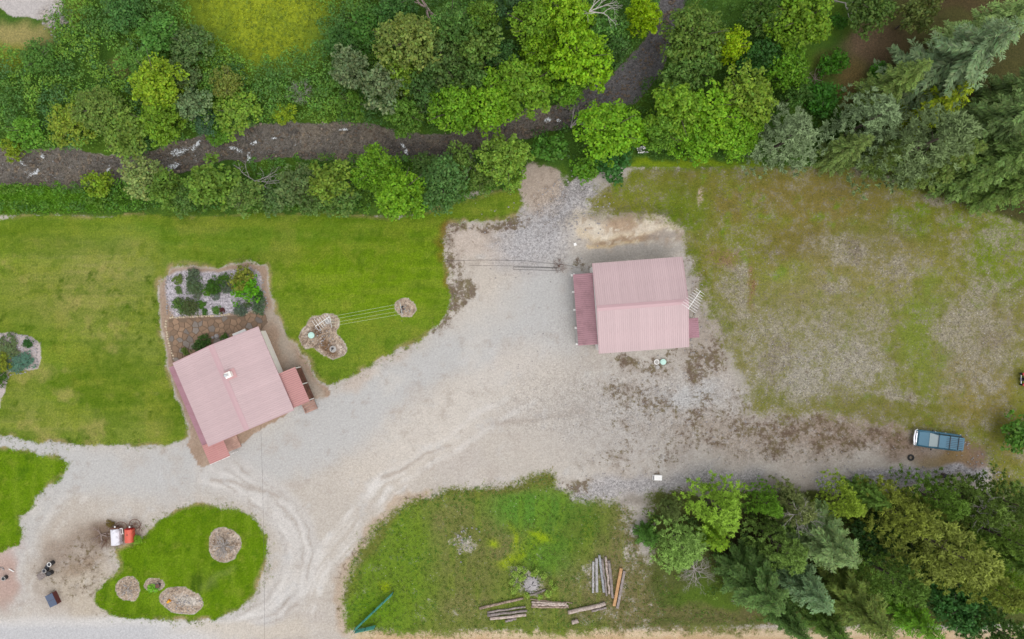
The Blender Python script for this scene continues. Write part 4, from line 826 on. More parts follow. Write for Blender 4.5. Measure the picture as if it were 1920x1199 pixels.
G_N = 'broadleaf trees in the dense stand north of the creek'; L_N = 'green broadleaf tree packed in the dense stand north of the creek'
G_E = 'broadleaf trees in the grove east of the creek'; L_E = 'green broadleaf tree within the leafy grove east of the creek'
G_S = 'bushy willows along the south bank'; L_S = 'bushy willow in the hedge-like row between the creek and the mown lawn'
G_W = 'bushy trees on the north-west bank'; L_W = 'bushy tree in the thicket north of the rocky creek'
G_C = 'conifers in the north-east wood'; L_C = 'dark grey-green conifer deep in the north-east wood'
G_F = 'conifers in the roadside stand'; L_F = 'dark green conifer packed in the stand between the road and the gravel strip'
T = [  # kind, px, py, r, h, colour, label (None: one of the look-alikes of its group), group
 ('D',295,158,50,6.4,(140,165,40),'bright yellow-green tree standing out of the thicket near the yellow meadow',G_W),
 ('M',130,236,38,4.0,(134,150,50),'olive-yellow bushy tree overhanging the first riffles of the creek',G_W),
 ('D',190,206,42,4.8,(114,136,61),None,G_W),('M',235,252,44,4.8,(123,147,61),None,G_W),('D',300,226,46,5.6,(114,145,37),'full deep-green tree leaning over the creek where it narrows',G_W),
 ('M',365,196,32,4.8,(118,138,96),'grey-green willowy tree beside the narrowest part of the creek',G_W),('M',380,226,26,3.2,(79,110,79),'small blue-green tree just north of the white riffles',G_W),
 ('M',442,208,40,4.0,(123,151,52),None,G_W),('M',402,246,25,2.8,(105,149,48),None,G_W),('M',532,212,22,3.2,(140,160,36),'slim yellow-green sapling by the grey dead bush',G_W),
 ('M',425,160,30,4.0,(128,136,62),'bushy tree with a brownish top in the north-west thicket',G_W),('M',360,86,38,4.8,(94,118,66),None,G_W),('M',300,64,40,4.8,(94,138,59),None,G_W),
 ('M',14,276,21,3.2,(134,152,40),'yellow-green bush on the creek bank at the photo edge',G_W),('M',50,246,32,4.0,(107,151,50),None,G_W),('M',232,22,36,4.0,(79,118,57),None,G_W),('M',345,140,30,4.0,(101,121,72),None,G_W),
 ('M',255,120,34,3.2,(99,138,55),None,G_W),('M',70,110,34,3.2,(90,127,52),None,G_W),
 ('S',182,342,27,2.6,(128,152,40),'round yellow-green shrub alone on the south creek edge',None),('M',265,332,37,4.5,(138,152,88),'pale dusty-green bush beside the lone round shrub',G_S),
 ('M',310,352,36,5,(108,136,52),None,G_S),('M',400,346,46,5.5,(112,140,52),None,G_S),('M',462,366,36,5,(112,136,66),None,G_S),('M',345,372,28,4,(98,128,60),None,G_S),
 ('M',560,346,38,5.5,(108,126,76),None,G_S),('M',620,342,42,6,(122,144,52),None,G_S),('M',640,372,36,5,(104,132,62),None,G_S),('M',520,375,28,4,(98,124,70),None,G_S),('M',585,382,26,4,(104,130,66),None,G_S),
 ('D',705,316,44,7,(108,146,36),'fresh green tree between the rounder willows on the south bank',G_S),('D',750,364,50,8,(120,160,36),'big bright green tree bulging onto the lawn edge',None),
 ('D',830,342,50,7,(88,122,62),'large dark bluish-green willow bulging onto the lawn by the driveway landing',None),('M',862,296,29,5,(112,138,62),None,G_S),('D',946,302,50,8,(124,152,56),'tall pale-green willow at the edge of the stony creek landing',None),
 ('M',905,332,30,5,(104,128,56),None,G_S),('M',800,310,24,4,(92,120,60),None,G_S),('S',1030,272,32,2.6,(84,126,44),'low green bush on the bank at the top of the stony landing',None),
 ('D',1140,246,60,7,(120,162,32),'broad bright lime tree inside the bend of the creek',None),('S',1098,316,28,2.4,(98,140,36),'bright low shrub beside the stony landing',None),('S',1150,306,38,2.6,(66,112,50),'dark green low shrub under the lime tree near the white flowers',None),
 ('M',660,132,36,7,(122,136,98),'pale grey-green willow at the west end of the dense stand',G_N),('M',722,172,42,8,(118,132,94),'wispy grey willow with bare twig ends near the creek',G_N),('M',664,198,30,5,(96,130,46),None,G_N),
 ('D',760,214,40,7,(98,132,48),'deep-green tree drooping over the dark middle reach of the creek',G_N),('D',778,80,62,9,(124,138,66),'large olive-green dome-shaped tree near the top of the stand',G_N),('M',755,136,42,7,(116,142,44),None,G_N),
 ('D',850,52,48,9,(92,126,58),None,G_N),('M',905,36,32,8,(112,142,52),None,G_N),('D',830,122,48,8,(88,112,56),None,G_N),('M',900,92,42,8,(106,132,58),None,G_N),
 ('D',850,204,52,8,(112,152,36),None,G_N),('D',922,194,52,8,(122,162,36),None,G_N),('D',986,164,56,8,(118,152,42),None,G_N),
 ('D',1085,108,58,10,(134,172,30),'huge vivid lime-green tree above the bend of the creek',G_N),('M',1012,96,34,8,(128,162,36),None,G_N),('D',1000,50,48,9,(118,152,42),None,G_N),
 ('D',1066,28,48,10,(138,172,36),'vivid lime tree at the top of the stand beside the bare white branches',G_N),('M',1132,62,42,7,(96,136,62),None,G_N),('D',1208,32,36,8,(142,170,16),'tall yellow-lime tree beside the creek where it leaves the photo',G_N),
 ('M',1150,92,30,7,(86,118,62),None,G_N),('M',960,20,36,7,(72,102,62),None,G_N),('M',690,50,42,5,(78,118,46),None,G_N),('M',940,112,36,6,(70,104,52),None,G_N),('M',800,176,42,7,(82,112,56),None,G_N),
 ('M',880,150,34,7,(90,120,56),None,G_N),('M',1060,170,34,6,(110,150,44),None,G_N),('M',740,20,40,5,(70,108,48),None,G_N),('M',645,80,34,4,(74,112,50),None,G_N),
 ('D',1300,70,58,9,(102,126,52),None,G_E),('M',1272,150,36,7,(102,132,62),None,G_E),('D',1270,208,56,8,(122,156,42),None,G_E),('D',1330,222,60,8,(126,166,36),'wide vivid green tree at the front of the grove facing the field',G_E),
 ('D',1396,186,56,9,(128,152,50),'yellowish-topped tree in the grove beside the silvery conifer',G_E),('M',1366,86,33,8,(154,178,26),'slender bright yellow-green tree among dark neighbours east of the creek',G_E),('D',1500,36,58,9,(112,142,36),None,G_E),
 ('M',1476,132,36,7,(102,142,36),'fresh green tree beside the brown clearing',G_E),('M',1420,112,42,6,(62,102,42),None,G_E),('M',1300,130,40,7,(96,126,56),None,G_E),('D',1242,248,34,7,(112,150,50),None,G_E),('D',1385,255,46,7,(118,160,36),None,G_E),
 ('D',1300,262,44,7,(116,158,36),None,G_E),('M',1430,40,40,7,(84,112,46),None,G_E),
 ('S',1560,116,27,2.4,(74,122,30),'low bright green bush standing at the north end of the brown clearing',None),('S',1542,186,34,2.6,(66,116,34),'dark green rounded bush near the heap of dead twigs',None),('M',1632,20,42,7,(92,116,52),None,G_E),
 ('S',1648,146,26,2.2,(74,122,32),'bright green bush on the east rim of the brown clearing',None),('M',1722,22,36,8,(112,122,66),'olive-grey tree north-east of the brown clearing',None),('S',1572,40,16,1.8,(66,112,32),'small green bush under the trees at the top of the clearing',None),
 ('M',1492,176,27,5,(82,116,50),None,G_E),('S',1912,812,38,3.2,(86,124,42),'round green bush beyond the parked blue vehicle at the photo edge',None),
 # north-east conifers
 ('C',1812,104,84,19,(114,130,94),'giant grey-green conifer towering over the north-east wood',G_C),('P',1632,226,60,11,(136,152,112),'mid-size olive-grey pine with a fluffy top beside the silvery conifer',G_C),
 ('P',1482,258,60,10,(128,142,104),'silvery blue-green conifer at the field edge',G_C),('P',1742,268,74,16,(122,136,92),'broad olive conifer with a pale rounded tip facing the field',G_C),('Y',1762,192,48,11,(146,160,30),'yellow-green young conifer between the grey giants',G_C),
 ('C',1880,225,74,17,(105,124,71),None,G_C),('C',1895,285,66,17,(100,120,61),None,G_C),('C',1855,312,56,13,(96,116,53),None,G_C),('C',1905,345,48,12,(98,118,51),None,G_C),('C',1690,150,46,13,(118,135,67),None,G_C),('C',1600,275,38,10,(109,124,63),None,G_C),
 ('C',1880,40,60,17,(133,153,90),None,G_C),('C',1790,292,50,12,(105,120,53),None,G_C),('M',1760,250,40,5,(64,88,40),None,G_C),('C',1960,150,60,16,(103,122,67),None,G_C),('C',1675,285,36,9,(107,124,55),None,G_C),
 # roadside stand
 ('Y',1216,1008,25,4.5,(74,112,36),'dark green scrubby young conifer at the west tip of the roadside stand',G_F),('P',1280,1028,48,8,(138,166,84),'grey-green pine in front of the bare white snag',G_F),('P',1352,956,54,9,(140,170,57),'bright green pine at the gravel edge of the stand',G_F),
 ('Y',1345,1012,28,6,(130,164,36),'small vivid lime conifer tucked below the bright pine',G_F),('P',1440,946,32,8,(111,150,44),None,G_F),('P',1490,952,40,9,(127,133,80),'thin grey-green pine with many bare twigs',G_F),('P',1586,944,38,8,(149,168,57),'yellowish-green pine at the gravel edge of the stand',G_F),
 ('P',1470,1030,48,11,(118,142,67),None,G_F),('C',1556,1022,66,14,(112,130,80),'large star-shaped grey-green conifer in the middle of the stand',G_F),('C',1430,1108,62,13,(84,108,52),'large deep-green conifer near the road at the west end',G_F),('C',1520,1112,46,12,(118,142,100),'pale bluish conifer between two darker ones near the road',G_F),
 ('P',1692,970,52,12,(138,144,59),'brownish-olive pine facing the gravel strip',G_F),('P',1775,1030,76,17,(140,146,67),'massive olive pine reaching far out above its neighbours',G_F),('P',1830,1085,54,17,(136,144,63),None,G_F),('P',1762,940,44,10,(105,133,49),None,G_F),
 ('P',1832,950,48,11,(109,129,57),None,G_F),('P',1892,942,44,11,(94,114,48),None,G_F),('P',1682,1088,48,12,(103,131,53),None,G_F),('C',1622,1152,62,14,(105,118,51),'long drooping olive conifer overhanging the dirt road',G_F),('C',1486,1172,38,12,(81,107,48),None,G_F),
 ('D',1802,1140,50,9,(72,116,56),'leafy dark-green broadleaf tree among the conifers',G_F),('Y',1726,1172,38,8,(104,148,32),'bright green young conifer near the road beneath the tall pines',G_F),('P',1892,1012,52,15,(109,133,51),None,G_F),('P',1902,1108,48,13,(127,153,48),None,G_F),
 ('M',1640,1005,40,5,(60,92,40),None,G_F),('P',1872,1182,48,13,(76,103,42),None,G_F),('C',1640,935,34,8,(98,124,48),None,G_F),('M',1720,1050,40,4.5,(58,88,36),None,G_F),('P',1260,960,22,5,(109,122,67),None,G_F),
 ('C',1560,1180,40,11,(89,114,42),None,G_F),('M',1760,1110,36,5,(58,92,42),None,G_F),('C',1935,1060,44,13,(96,120,46),None,G_F)]
LK = {G_N:L_N, G_E:L_E, G_S:L_S, G_W:L_W, G_C:L_C, G_F:L_F}
OWN = {(190, 206): 'olive-green tree behind the olive-yellow bushy one near the creek',
 (235, 252): 'mid-green bushy tree overhanging the creek, second upstream of the yellowish one',
 (442, 208): 'yellowish-green bushy tree leaning out over the creek east of the narrowest part',
 (402, 246): 'small bright green bush right at the water edge below the yellowish bushy tree',
 (360, 86): 'dull dark-green tree touching the west rim of the yellow meadow',
 (300, 64): 'deep-green leafy tree north of the bright yellow-green tree',
 (50, 246): 'green bushy tree at the creek bank behind the small yellow-green bush',
 (232, 22): 'dark green tree at the top edge between gravel patch and yellow meadow',
 (345, 140): 'greyish tree between the bright yellow-green tree and the yellow meadow',
 (30, 160): 'dark thicket tree at the west edge below the bare tan patch',
 (110, 170): 'dark thicket tree midway between the tan patch and the creek',
 (255, 120): 'green bush on the small bare brown patch in the thicket',
 (70, 110): 'bush bordering the south side of the bare tan patch',
 (480, 165): 'dark bush below the yellow meadow, west of the grey dead bush',
 (610, 160): 'dark bush east of the grey dead bush',
 (310, 352): 'green willow east of the pale dusty-green bush',
 (400, 346): 'widest willow in the western half of the south bank row',
 (462, 366): 'willow south of the tangle of pale dead branches',
 (345, 372): 'low willow in front of the row facing the lawn, near its west end',
 (560, 346): 'grey-green willow east of the tangle of dead branches',
 (620, 342): 'tall yellowish-green willow midway along the south bank row',
 (640, 372): 'willow in front of the tall yellowish-green one, facing the lawn',
 (520, 375): 'small dull willow at the lawn edge below the dead branches',
 (585, 382): 'small willow at the lawn edge below the grey-green one',
 (862, 296): 'pale bush at the water edge behind the dark bluish willow',
 (905, 332): 'low willow beside the bare grey twigs',
 (800, 310): 'small dark willow at the water edge behind the big bright green tree',
 (664, 198): 'small green tree at the creek edge below the grey willows',
 (755, 136): 'yellowish-green tree just south of the olive dome-shaped tree',
 (850, 52): 'deep-green tree just east of the olive dome-shaped tree',
 (905, 36): 'lighter green crown near the top between two dark ones',
 (830, 122): 'dark dull-green tree in the middle of the stand',
 (900, 92): 'green tree in the middle of the stand below the lighter crown',
 (850, 204): 'bright green tree by the creek, westernmost of the bright waterside row',
 (922, 194): 'bright green tree by the creek, middle of the bright waterside row',
 (986, 164): 'green tree by the creek, easternmost of the bright waterside row',
 (1012, 96): 'bright tree adjoining the west side of the huge lime-green tree',
 (1000, 50): 'green tree near the top, west of the vivid lime one',
 (1132, 62): 'bluish-green tree between the vivid lime tree and the creek',
 (1150, 92): 'dark green tree at the west bank of the upper creek',
 (960, 20): 'very dark green tree at the top edge of the stand',
 (690, 50): 'leafy dark tree between the yellow meadow and the olive dome-shaped tree',
 (940, 112): 'very dark green crown sunken in the middle of the stand',
 (800, 176): 'dark crown in the stand behind the drooping waterside tree',
 (880, 150): 'mid-green crown behind the bright waterside row',
 (1060, 170): 'light green low tree under the huge lime-green tree',
 (1170, 130): 'small dark tree squeezed between the huge lime tree and the creek',
 (740, 20): 'dark leafy tree at the top edge beside the driftwood heap',
 (645, 80): 'bushy dark tree at the east rim of the yellow meadow',
 (1300, 70): 'dull green tree on the east bank of the upper creek',
 (1272, 150): 'green tree leaning over the east bank of the creek above its bend',
 (1270, 208): 'large bright tree at the west corner of the grove by the creek bend',
 (1500, 36): 'large green tree at the top edge north-west of the clearing',
 (1420, 112): 'dark green tree behind the slender bright yellow-green one',
 (1300, 130): 'dull green crown in the middle of the grove',
 (1242, 248): 'light green crown between the lime tree and the grove, above the white flowers',
 (1385, 255): 'vivid green crown at the south-east corner of the grove by the silvery conifer',
 (1300, 262): 'vivid green crown at the south edge of the grove near the field',
 (1430, 40): 'dark crown at the top edge west of the large green tree',
 (1632, 20): 'dull green tree at the top edge above the brown clearing',
 (1492, 176): 'low green tree beside the heap of dead twigs',
 (1880, 225): 'dark spruce at the east edge below the giant grey-green one',
 (1895, 285): 'dark spruce at the east edge, second below the giant one',
 (1855, 312): 'dark spruce facing the field near the east edge',
 (1905, 345): 'lowest dark spruce at the east edge above the field',
 (1690, 150): 'grey spruce at the foot of the giant, beside the clearing',
 (1600, 275): 'small dark spruce between the silvery conifer and the broad olive one',
 (1880, 40): 'grey spruce at the top corner behind the giant',
 (1790, 292): 'dark spruce beside the broad olive conifer, facing the field',
 (1760, 250): 'dark broadleaf tree hidden under the tall conifers',
 (1960, 150): 'tall spruce leaning out of the photo at the east edge',
 (1675, 285): 'small spruce at the field edge below the broad olive conifer',
 (1915, 130): 'greyish spruce at the east edge next to the giant',
 (1850, 160): 'dark understory tree at the foot of the giant spruce',
 (1790, 30): 'olive broadleaf tree at the top edge near the giant spruce',
 (1440, 946): 'deep green small pine east of the bright green one at the gravel edge',
 (1470, 1030): 'grey-green pine between the vivid lime conifer and the star-shaped one',
 (1830, 1085): 'olive pine adjoining the massive one on its road side',
 (1762, 940): 'green pine at the gravel edge south of the parked wagon',
 (1832, 950): 'dark pine at the gravel edge around the bare grey branches',
 (1892, 942): 'dark pine at the east edge below the round bush',
 (1682, 1088): 'green pine between the star-shaped conifer and the massive pine',
 (1486, 1172): 'dark spruce overhanging the road at the west end',
 (1892, 1012): 'tall green pine at the east edge behind the massive pine',
 (1902, 1108): 'yellowish-green pine at the east edge below the tall green one',
 (1640, 1005): 'dark leafy tree in the gap east of the star-shaped conifer',
 (1872, 1182): 'dark pine in the bottom corner of the photo',
 (1388, 1060): 'dark leafy tree in the hollow near the bare snag',
 (1640, 935): 'small dark conifer between the yellowish-green and brownish-olive pines',
 (1720, 1050): 'very dark leafy tree under the west side of the massive pine',
 (1260, 960): 'small dull pine at the north-west tip of the stand',
 (1560, 1180): 'dark spruce beside the drooping one above the road',
 (1760, 1110): 'dark leafy tree under the south side of the massive pine',
 (1935, 1060): 'spruce cut by the east edge of the photo behind the massive pine'}
for k, px, py, r, h, col, lab, grp in T:
    nm, cat = {'D':('broadleaf_tree','tree'),'M':('bushy_tree','tree'),'S':('shrub','shrub'),'C':('spruce_tree','tree'),'P':('pine_tree','tree'),'Y':('young_conifer','tree')}[k]
    tree(k, px, py, r, h, col, lab or OWN.get((px, py)) or LK[grp], nm, cat, grp)

# ---- thickets nobody could count: low leafy cover
def cover_points(poly, n, avoid=None):
    xs_, ys_ = zip(*poly); X = RNG.uniform(min(xs_), max(xs_), n*4); Y = RNG.uniform(min(ys_), max(ys_), n*4)
    ok = inside(X, Y, poly)
    if avoid is not None: ok &= ~avoid(X, Y)
    return X[ok][:n], Y[ok][:n]
def in_river(X, Y): return river_coord(X, Y) > 5
def ell(cx, cy, rx, ry): return lambda X, Y: ((X-cx)/rx)**2+((Y-cy)/ry)**2 < 1
def thicket(name, label, poly, n, cols, zr=(.25,1.3), pr=(.35,.75), per=16, leaf=.24, avoid=(), mat='leaf', up=.7):
    av = lambda X, Y: np.logical_or.reduce([in_river(X, Y)]+[a(X, Y) for a in avoid])
    X, Y = cover_points(poly, n, av); m = len(X)
    hgt = vnoise(X/34, Y/34, 5)*.7+vnoise(X/14, Y/14, 8)*.5
    c = np.stack([(X-960)/PPM, (599.5-Y)/PPM, zr[0]+(zr[1]-zr[0])*hgt*RNG.uniform(.5,1.1,m)], 1)
    base = np.array([lin(q)/GAIN*1.3 for q in cols]); sel = np.clip((vnoise(X/46, Y/46, 15)*len(cols)+RNG.normal(0,.35,m)).astype(int), 0, len(cols)-1)
    v, f, t = puffs(c, RNG.uniform(*pr, m), per, leaf, up, base[sel]*RNG.uniform(.8,1.2,(m,1)))
    o = link(bpy.data.objects.new(name, np_mesh(name, v, f, M[mat], t))); o.color = (1,1,1,1)
    return tag(o, label, 'undergrowth', kind='stuff')
ymead = lambda X, Y: ((X-492-30*(vnoise(X/25,Y/25,3)-.5))/118)**2+((Y-30-40*(vnoise(X/22,Y/22,4)-.5))/84)**2 < 1; bare1 = ell(240,125,36,13); bare2 = ell(40,60,74,44)
thicket('undergrowth', 'dense leafy thicket covering the bank north of the creek', [(-60,60),(120,40),(150,-60),(720,-60),(720,240),(480,240),(300,290),(100,280),(-60,290)], 2600,
    [(98,140,66),(112,156,64),(126,166,60),(94,136,74)], (.4,2.3), (.4,.9), 18, .25, avoid=(ymead, bare1, bare2, ell(372,150,22,10)))
thicket('undergrowth', 'strip of leafy plants between the creek and the mown lawn', [(-60,352),(160,345),(350,330),(480,300),(700,290),(830,300),(960,270),(975,350),(860,380),(700,396),(400,396),(250,392),(-60,398)], 1000,
    [(100,146,46),(92,134,56),(110,150,50)], (.1,.9), (.3,.6), avoid=(ell(60,372,100,8),))
thicket('undergrowth', 'green understory beneath the trees of the grove and wood', [(1000,250),(1060,220),(1180,200),(1240,100),(1280,-60),(1560,-60),(1540,60),(1500,100),(1480,210),(1560,200),(1620,240),(1900,300),(1960,420),(1700,330),(1420,300),(1180,304),(1120,330),(1070,300)], 1000,
    [(78,116,48),(90,130,48),(72,106,50)], (.1,1.2), (.3,.65), avoid=(ell(1630,95,68,70), ell(1590,165,30,40)))
thicket('undergrowth', 'low scrub beneath the roadside conifers', [(1205,950),(1300,925),(1700,915),(1960,905),(1960,1230),(1700,1190),(1600,1150),(1340,1130),(1230,1060)], 900,
    [(102,134,54),(88,120,52),(118,148,54),(112,128,74)], (.05,.9), (.3,.6), avoid=(ell(1390,1012,44,26),))
thicket('undergrowth', 'trees and scrub along the far side of the stand north of the creek', [(640,-60),(1260,-60),(1200,110),(1100,180),(940,235),(780,262),(640,225)], 1400, [(82,122,58),(96,138,56)], (.6,3.8), (.4,.8))

# ---- bare, dead and driftwood
def branching(mb, p, d, L, r, depth, spread=.6, n=3, up=.1):
    q = p+d*L; mid = p+d*L*.5+Vector([random.gauss(0,.06*L) for _ in range(3)]); mb.tube([p,mid,q], [r,r*.8,r*.6], 5 if depth > 1 else 4, cap=depth == 0)
    if depth:
        for i in range(n):
            nd = (d+Vector([random.gauss(0,spread) for _ in range(3)])+Vector((0,0,up))).normalized()
            branching(mb, mid if i == 0 else q, nd, L*random.uniform(.55,.8), r*.55, depth-1, spread, n, up)
def snag(px, py, z, label, name, cat, L, r, dirs, depth=3, mat='deadwood', spread=.55, up=.1, n=3):
    p = P(px, py, z); t = thing(name, label, cat, (p.x, p.y, p.z)); mb = MB()
    for d in dirs: branching(mb, Vector((0,0,0)), Vector(d).normalized(), L, r, depth, spread, n, up)
    mb.build('branch', M[mat], t); return t
ring_dirs = lambda k, z: [(math.cos(6.283*i/k+.3), math.sin(6.283*i/k+.3), z*random.uniform(.5,1.5)) for i in range(k)]
snag(567,178,1.0,'bare grey dead bush in the thicket north of the creek','dead_bush','dead bush',.75,.035,ring_dirs(9,.8),4)
snag(1302,1068,2.8,'bare whitish snag of twigs at the west end of the roadside stand','dead_tree','dead tree',1.05,.05,ring_dirs(11,.6),4)
snag(1105,22,8.0,'bare white branches poking out of the lime trees at the top','dead_tree','dead tree',1.5,.07,[(1,.35,.1),(.8,.9,.1),(.9,-.2,.2)],3)
snag(1070,240,.6,'bleached fallen tree lying over the creek edge near the landing','fallen_tree','fallen tree',1.4,.09,[(.8,1,.1),(.9,.5,.2),(.2,1,.1)],3)
snag(478,340,1.2,'tangle of pale dead branches beside the creek','dead_branch','dead branch',1.4,.06,[(.9,.3,.1),(1,-.1,.1),(.8,-.4,.2),(-.3,.2,.3)],3)
snag(880,316,2.2,'small bare grey twigs among the south bank willows','dead_branch','dead branch',.8,.04,ring_dirs(6,.6),3)
snag(1528,148,.3,'heap of dead twigs at the edge of the brown clearing','brush_heap','brush heap',.8,.04,ring_dirs(9,.25),2,'rootwood')
snag(1585,6,.8,'pile of grey logs and sticks at the top of the clearing','brush_heap','brush heap',1.3,.09,[(1,.1,.1),(-1,.2,.1),(.9,-.4,.1),(.2,-1,.1)],2)
snag(800,14,2.0,'weathered brown driftwood heap at the top of the dense stand','driftwood','driftwood',1.6,.16,[(-.9,.7,.1),(-.7,.9,.1),(.5,-.9,.1),(.2,-.9,.1)],2,'rootwood',.3)
snag(365,150,.5,'brown fallen branches lying in the north-west thicket','fallen_branch','fallen branch',1.1,.05,[(1,.4,.1),(-.8,.3,.1),(.2,-1,.1)],2,'rootwood')
snag(1500,965,7.0,'bare grey twiggy crown rising between the roadside pines','dead_tree','dead tree',1.1,.05,ring_dirs(7,.9),3)
snag(1845,958,7.5,'bare grey branches near the parked vehicle side of the stand','dead_tree','dead tree',1.2,.05,ring_dirs(6,.7),3)
# ------------------------------------------------------------------ garden: patio, edging, plants
M['flag'] = mat_basic('flagstone', A(158,128,102), .85, var=.16, scale=2.5, objvar=.22, grime=.45, grime_col=A(116,104,90), bump=.02)
M['flag_grey'] = mat_basic('grey_flagstone', A(140,128,118), .85, var=.16, scale=2.5, objvar=.2, bump=.02)
M['edge_stone'] = mat_basic('pale_edging_stone', A(222,202,172), .85, var=.25, scale=4)
M['rock'] = mat_basic('grey_rock', A(172,166,164), .9, var=.25, scale=2.5, objvar=.15)
M['patio_joint'] = mat_basic('sandy_joint', A(134,112,92), .95, var=.25, scale=5)
def clip(poly, px, py, nx_, ny_):
    out = []
    for i in range(len(poly)):
        a, b = poly[i], poly[(i+1) % len(poly)]
        da, db = (a[0]-px)*nx_+(a[1]-py)*ny_, (b[0]-px)*nx_+(b[1]-py)*ny_
        if da <= 0: out.append(a)
        if (da < 0) != (db < 0) and abs(da-db) > 1e-9:
            t = da/(da-db); out.append((a[0]+(b[0]-a[0])*t, a[1]+(b[1]-a[1])*t))
    return out
PW = [tuple(P(*q)[:2]) for q in [(316,600),(330,599),(420,594),(494,590),(502,604),(490,618),(400,690),(330,700),(322,672)]][::-1]
area = 0.0
pat = MB().prism(PW, -.1, .06).build('patio', M['patio_joint']); tag(pat, 'brown flagstone patio between the planted bed and the cabin', 'patio', kind='structure')
xs_, ys_ = zip(*PW); seeds = []
gx = min(xs_)-.4; row = 0
while gx < max(xs_)+.4:
    gy = min(ys_)-.4+.3*(row % 2)
    while gy < max(ys_)+.4:
        seeds.append((gx+random.uniform(-.26,.26), gy+random.uniform(-.26,.26))); gy += .66
    gx += .62; row += 1
PWo = PW if sum((PW[i][0]*PW[(i+1)%len(PW)][1]-PW[(i+1)%len(PW)][0]*PW[i][1]) for i in range(len(PW))) > 0 else PW[::-1]
for i, (sx, sy) in enumerate(seeds):
    poly = [(sx-.8,sy-.8),(sx+.8,sy-.8),(sx+.8,sy+.8),(sx-.8,sy+.8)]
    for j, (tx, ty) in enumerate(seeds):
        d = math.hypot(tx-sx, ty-sy)
        if 1e-6 < d < 2: poly = clip(poly, (sx+tx)/2-(tx-sx)/d*.028, (sy+ty)/2-(ty-sy)/d*.028, (tx-sx)/d, (ty-sy)/d)
        if len(poly) < 3: break
    if not (inside(np.array([960+sx*PPM]), np.array([599.5-sy*PPM]), [(316,600),(330,599),(420,594),(494,590),(502,604),(490,618),(400,690),(330,700),(322,672)])[0]): continue
    if len(poly) < 3: continue
    poly = [((x-sx)*.97, (y-sy)*.97) for x, y in poly]
    o = MB().prism(poly, 0, .05+random.uniform(-.012,.015)).build('flagstone', M['flag_grey'] if random.random() < .3 else M['flag'], pat); o.location = (sx, sy, .055)

def rocks_along(mb, pts, step, size, jit=.1, z=.0):
    for (ax, ay), (bx, by) in zip(pts[:-1], pts[1:]):
        a, b = P(ax, ay), P(bx, by); n = max(1, int((b-a).length/step))
        for i in range(n):
            q = a.lerp(b, (i+.5)/n); s = size*random.uniform(.6,1.35)
            rock(mb, (q.x+random.gauss(0,jit), q.y+random.gauss(0,jit), ground_z(ax,ay)+z+s*.15), s)
def rock(mb, c, s):
    vs = []
    for k, (zz, rr) in enumerate(((-.35,.75),(.12,1.0),(.42,.6))):
        for i in range(6):
            t = 6.283*i/6+k*.4; q = rr*random.uniform(.75,1.15)*s*.5; vs.append((c[0]+q*math.cos(t)*1.15, c[1]+q*math.sin(t), c[2]+zz*s))
    fs = [tuple(range(12,18))]
    for k in range(2):
        for i in range(6): fs.append((k*6+i, k*6+(i+1) % 6, k*6+6+(i+1) % 6, k*6+6+i))
    mb.add(vs, fs)
e = MB(); rocks_along(e, [(318,596),(360,594),(432,590)], .26, .26, .03); rocks_along(e, [(448,590),(470,586),(496,583)], .3, .3, .05); rocks_along(e, [(310,600),(313,625),(320,655),(327,674)], .27, .27, .03)
tag(e.build('stone_border', M['edge_stone']), 'row of pale stones edging the pebble bed and the patio', 'stone edging', kind='stuff')
e = MB(); rocks_along(e, [(314,518),(312,560),(314,592)], .3, .22, .06); rocks_along(e, [(492,520),(499,560),(500,580)], .4, .24, .1); rocks_along(e, [(0,626),(50,629),(69,640),(70,688),(46,699),(18,703),(6,730)], .34, .22, .05); rocks_along(e, [(470,505),(484,520)], .3, .35, .2)
tag(e.build('stone_border', M['rock']), 'loose grey stones edging the planted beds', 'stone edging', kind='stuff')
pb = MB()
for poly, n in ((GARDEN, 900), ([(0,628),(50,630),(70,642),(68,672),(40,660),(0,648)], 160)):
    X, Y = cover_points(poly, n)
    for x, y in zip(X, Y): q = P(x, y); rock(pb, (q.x, q.y, .03), random.uniform(.07,.2))
M['bedstone'] = mat_basic('bed_pebbles', A(204,197,201), .9, var=.4, scale=7)
tag(pb.build('pebbles', M['bedstone']), 'pale round pebbles covering the planted beds', 'pebbles', kind='stuff')

